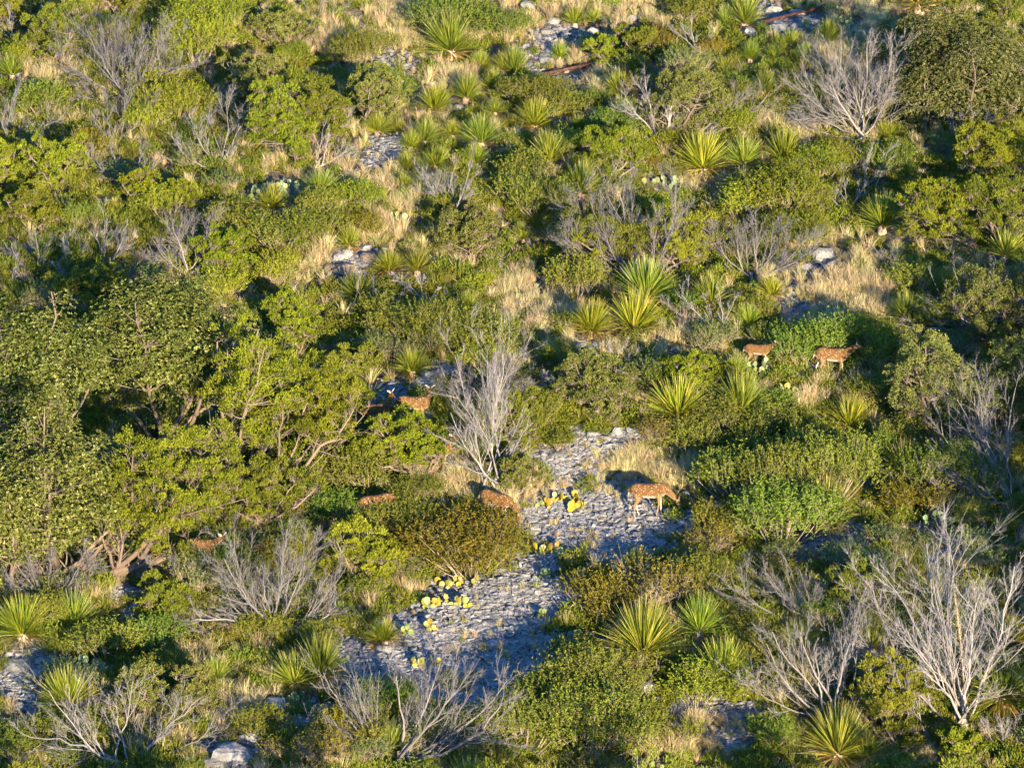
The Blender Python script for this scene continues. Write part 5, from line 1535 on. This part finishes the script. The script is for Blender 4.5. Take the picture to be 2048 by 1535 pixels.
    no = np.empty(n * 3, np.float32); m2.vertices.foreach_get('normal', no); no = no.reshape(-1, 3).astype(float)
    A = np.array([s[0] for s in segs]); B = np.array([s[1] for s in segs]); rad = np.array([s[3] for s in segs])
    AB = B - A
    t = np.clip(((co[:, None] - A) * AB).sum(-1) / np.maximum((AB ** 2).sum(-1), 1e-9), 0, 1)
    dist = np.linalg.norm(co[:, None] - (A + t[..., None] * AB), axis=-1) / rad
    part = np.array([s[2] for s in segs])[dist.argmin(1)]
    z, x, y = co[:, 2], co[:, 0], co[:, 1]
    white = np.zeros(n); dark = np.zeros(n); spot = np.zeros(n)
    to = part == 'torso'
    nb = np.clip((-no[:, 2] - .35) / .3, 0, 1)
    white[to] = nb[to]
    leg = np.char.startswith(part.astype(str), 'leg')
    inner = np.clip(-no[:, 1] * np.sign(y) * 1.6, 0, 1) * np.clip((.56 - z) / .12, 0, 1)
    white[leg] = np.maximum(inner, np.clip((.22 - z) / .2, 0, .35))[leg]
    rump = np.clip((-x - .40) / .06, 0, 1) * np.clip((.62 - z) / .08, 0, 1) * np.clip((z - .38) / .05, 0, 1)
    white = np.maximum(white, rump * .9 * ~(part == 'tail'))
    ta = part == 'tail'
    white[ta] = np.clip(np.abs(y) / .02 - .5, 0, 1)[ta] * .9
    nkm = part == 'neck'
    white[nkm] = np.clip((-no[:, 2] - .2) * 1.3, 0, 1)[nkm] * .85
    ea = part == 'ear'
    front = no @ np.array(hd)
    white[ea] = np.clip(front * 2, 0, .85)[ea]
    he = part == 'head'
    along = ((co - np.array(h0)) @ np.array(d)) / d.length_squared
    dark[he] = (np.clip((along - .82) / .12, 0, 1) * .9)[he]
    white[he] = (np.clip((-(no @ np.array(upv)) - .3) * 1.5, 0, .8) * (along < .8))[he]
    ridge = np.clip((no[:, 2] - .80) / .15, 0, 1) * np.clip(1.3 - np.abs(y) / .045, 0, 1)
    dark[to] = (ridge * .75)[to]
    dark[leg] = np.clip((.035 - z) / .015, 0, 1)[leg]
    spot[to] = 1
    up_leg = leg & (z > .47)
    spot[up_leg] = 1
    nb2 = nkm & (x < .50)
    spot[nb2] = .8
    spot *= np.clip((z - .44) / .05, 0, 1) * (1 - nb * to) * spots
    pale = np.clip((.60 - z) / .25, 0, 1) * .7
    pale[leg & (z < .5)] = .85
    for nm, arr in (('white', white), ('dark', dark), ('spot', spot), ('pale', pale)):
        a_ = m2.attributes.new(nm, 'FLOAT', 'POINT'); a_.data.foreach_set('value', arr.astype(np.float32))
    m2.materials.clear(); m2.materials.append(M['fur'])
    m2.polygons.foreach_set('use_smooth', np.ones(len(m2.polygons), bool))
    p = at(px, py)
    o = thing('deer', 'deer', p, desc, (px, py), label, 'spotted deer herd')
    # follow the slope under the feet
    c, s_ = math.cos(yaw), math.sin(yaw)
    f = .3 * scale
    zf = H(p[0] + c * f, p[1] + s_ * f); zb = H(p[0] - c * f, p[1] - s_ * f)
    pitch = math.atan2(zf - zb, 2 * f)
    o.rotation_euler = (0, -pitch * .75, yaw)
    o.location.z = float((zf + zb) / 2) - .01
    o.scale = (scale * .90, scale * 1.04, scale * 1.04)
    obj('body', m2, o)
    for s in (-1, 1):
        e = bpy.data.meshes.new('eye')
        bm = bmesh.new(); bmesh.ops.create_icosphere(bm, subdivisions=2, radius=.012)
        bm.to_mesh(e); bm.free(); e.materials.append(M['eye'])
        q = obj('eye', e, o)
        q.location = h0 + d * .28 + sd * .046 * s + upv * .018
    e = bpy.data.meshes.new('nose')
    bm = bmesh.new(); bmesh.ops.create_icosphere(bm, subdivisions=2, radius=.017)
    bm.to_mesh(e); bm.free(); e.materials.append(M['hoof'])
    obj('nose', e, o).location = h1 + hd * .004
    for hx in hoofs:
        mb = MB()
        a = np.linspace(0, 1, 4)
        add_tubes(mb, np.stack([hx[0] + .008 * (1 - a), 0 * a + hx[1], -.012 + a * .055], 1)[None], np.array([[.020, .029, .026, .019]]), 8)
        obj('hoof', mb.mesh('hoof', M['hoof']), o)
    return o

GRAZE_N = [(.34, 0, .66), (.46, 0, .58), (.57, 0, .475), (.66, 0, .38)]
GRAZE_H = [(.685, 0, .35), (.80, 0, .155)]
UP_N = [(.34, 0, .66), (.42, 0, .76), (.47, 0, .88), (.50, 0, .98)]
LEVEL_N = [(.34, 0, .66), (.45, 0, .71), (.55, 0, .77), (.63, 0, .82)]
build_deer(1302, 1033, -.06, 1.0, GRAZE_N, GRAZE_H, 'spotted deer grazing head down in the open stony clearing', (.0, -.10, .05, -.03))
build_deer(988, 1044, -.45, .92, GRAZE_N, GRAZE_H, 'spotted deer grazing head down beside the tall slender dead tree', (.04, -.03, 0, .05))
build_deer(758, 1056, .35, 1.0, GRAZE_N, GRAZE_H, 'spotted deer half hidden behind the olive shrub, only its back showing', (.04, -.03, 0, .05))
build_deer(758, 860, .2, .82, UP_N, [(.515, 0, 1.0), (.60, -.145, .93)], 'alert young deer facing the camera, left of the two by the shaded rocks', (0, 0, 0, 0), .5)
build_deer(826, 852, .02, .92, [(.34, 0, .66), (.41, 0, .75), (.45, -.01, .86), (.46, -.02, .94)], [(.46, -.03, .97), (.49, -.20, .90)], 'alert spotted deer side-on looking at the camera, right of the two', (0, .03, .02, -.02))
build_deer(872, 942, -.35, .85, UP_N, [(.515, 0, 1.0), (.66, -.03, .93)], 'pale-legged spotted deer mostly hidden behind the round yellow-green tree', (0, 0, 0, 0))
build_deer(1514, 734, -.05, .72, LEVEL_N, [(.66, 0, .83), (.82, -.05, .77)], 'small pale-bellied young deer walking among cacti', (.1, -.08, -.05, .08), .25)
build_deer(1662, 756, .05, .95, LEVEL_N, [(.66, 0, .84), (.85, -.03, .79)], 'spotted deer walking through shaded grass on the right', (.08, -.08, -.06, .08))
build_deer(536, 1128, .75, .74, GRAZE_N, GRAZE_H, 'deer with round brown back behind the bare grey twigs', (0, 0, 0, 0), .6)
build_deer(402, 1130, .05, .78, LEVEL_N, [(.65, 0, .83), (.74, -.15, .80)], 'deer almost hidden behind the sweeping juniper limbs', (0, 0, 0, 0), .6)

# ------------------------------------------------------------------ grass, ground cover and gravel last
CLEAR = [(x, y - w * .05, w * .42, w * .26) for x, y, w, _ in SOTOLS] + [(c[0], c[1] + 2, c[2] * .6, c[3] * .5 + 6) for c in CACTI] + \
        [(r_[0], r_[1] + r_[3] * .2, r_[2] * .6, r_[3] * .6 + 4) for r_ in ROCKS] + \
        [(1308, 1042, 62, 26), (995, 1058, 40, 14), (1514, 738, 34, 10), (1120, 156, 60, 16), (1150, 148, 40, 12), (1590, 46, 72, 16), (1560, 54, 40, 12), (1630, 36, 40, 12), (830, 830, 40, 14), (764, 838, 30, 12), (885, 950, 22, 12)]
build_cover()
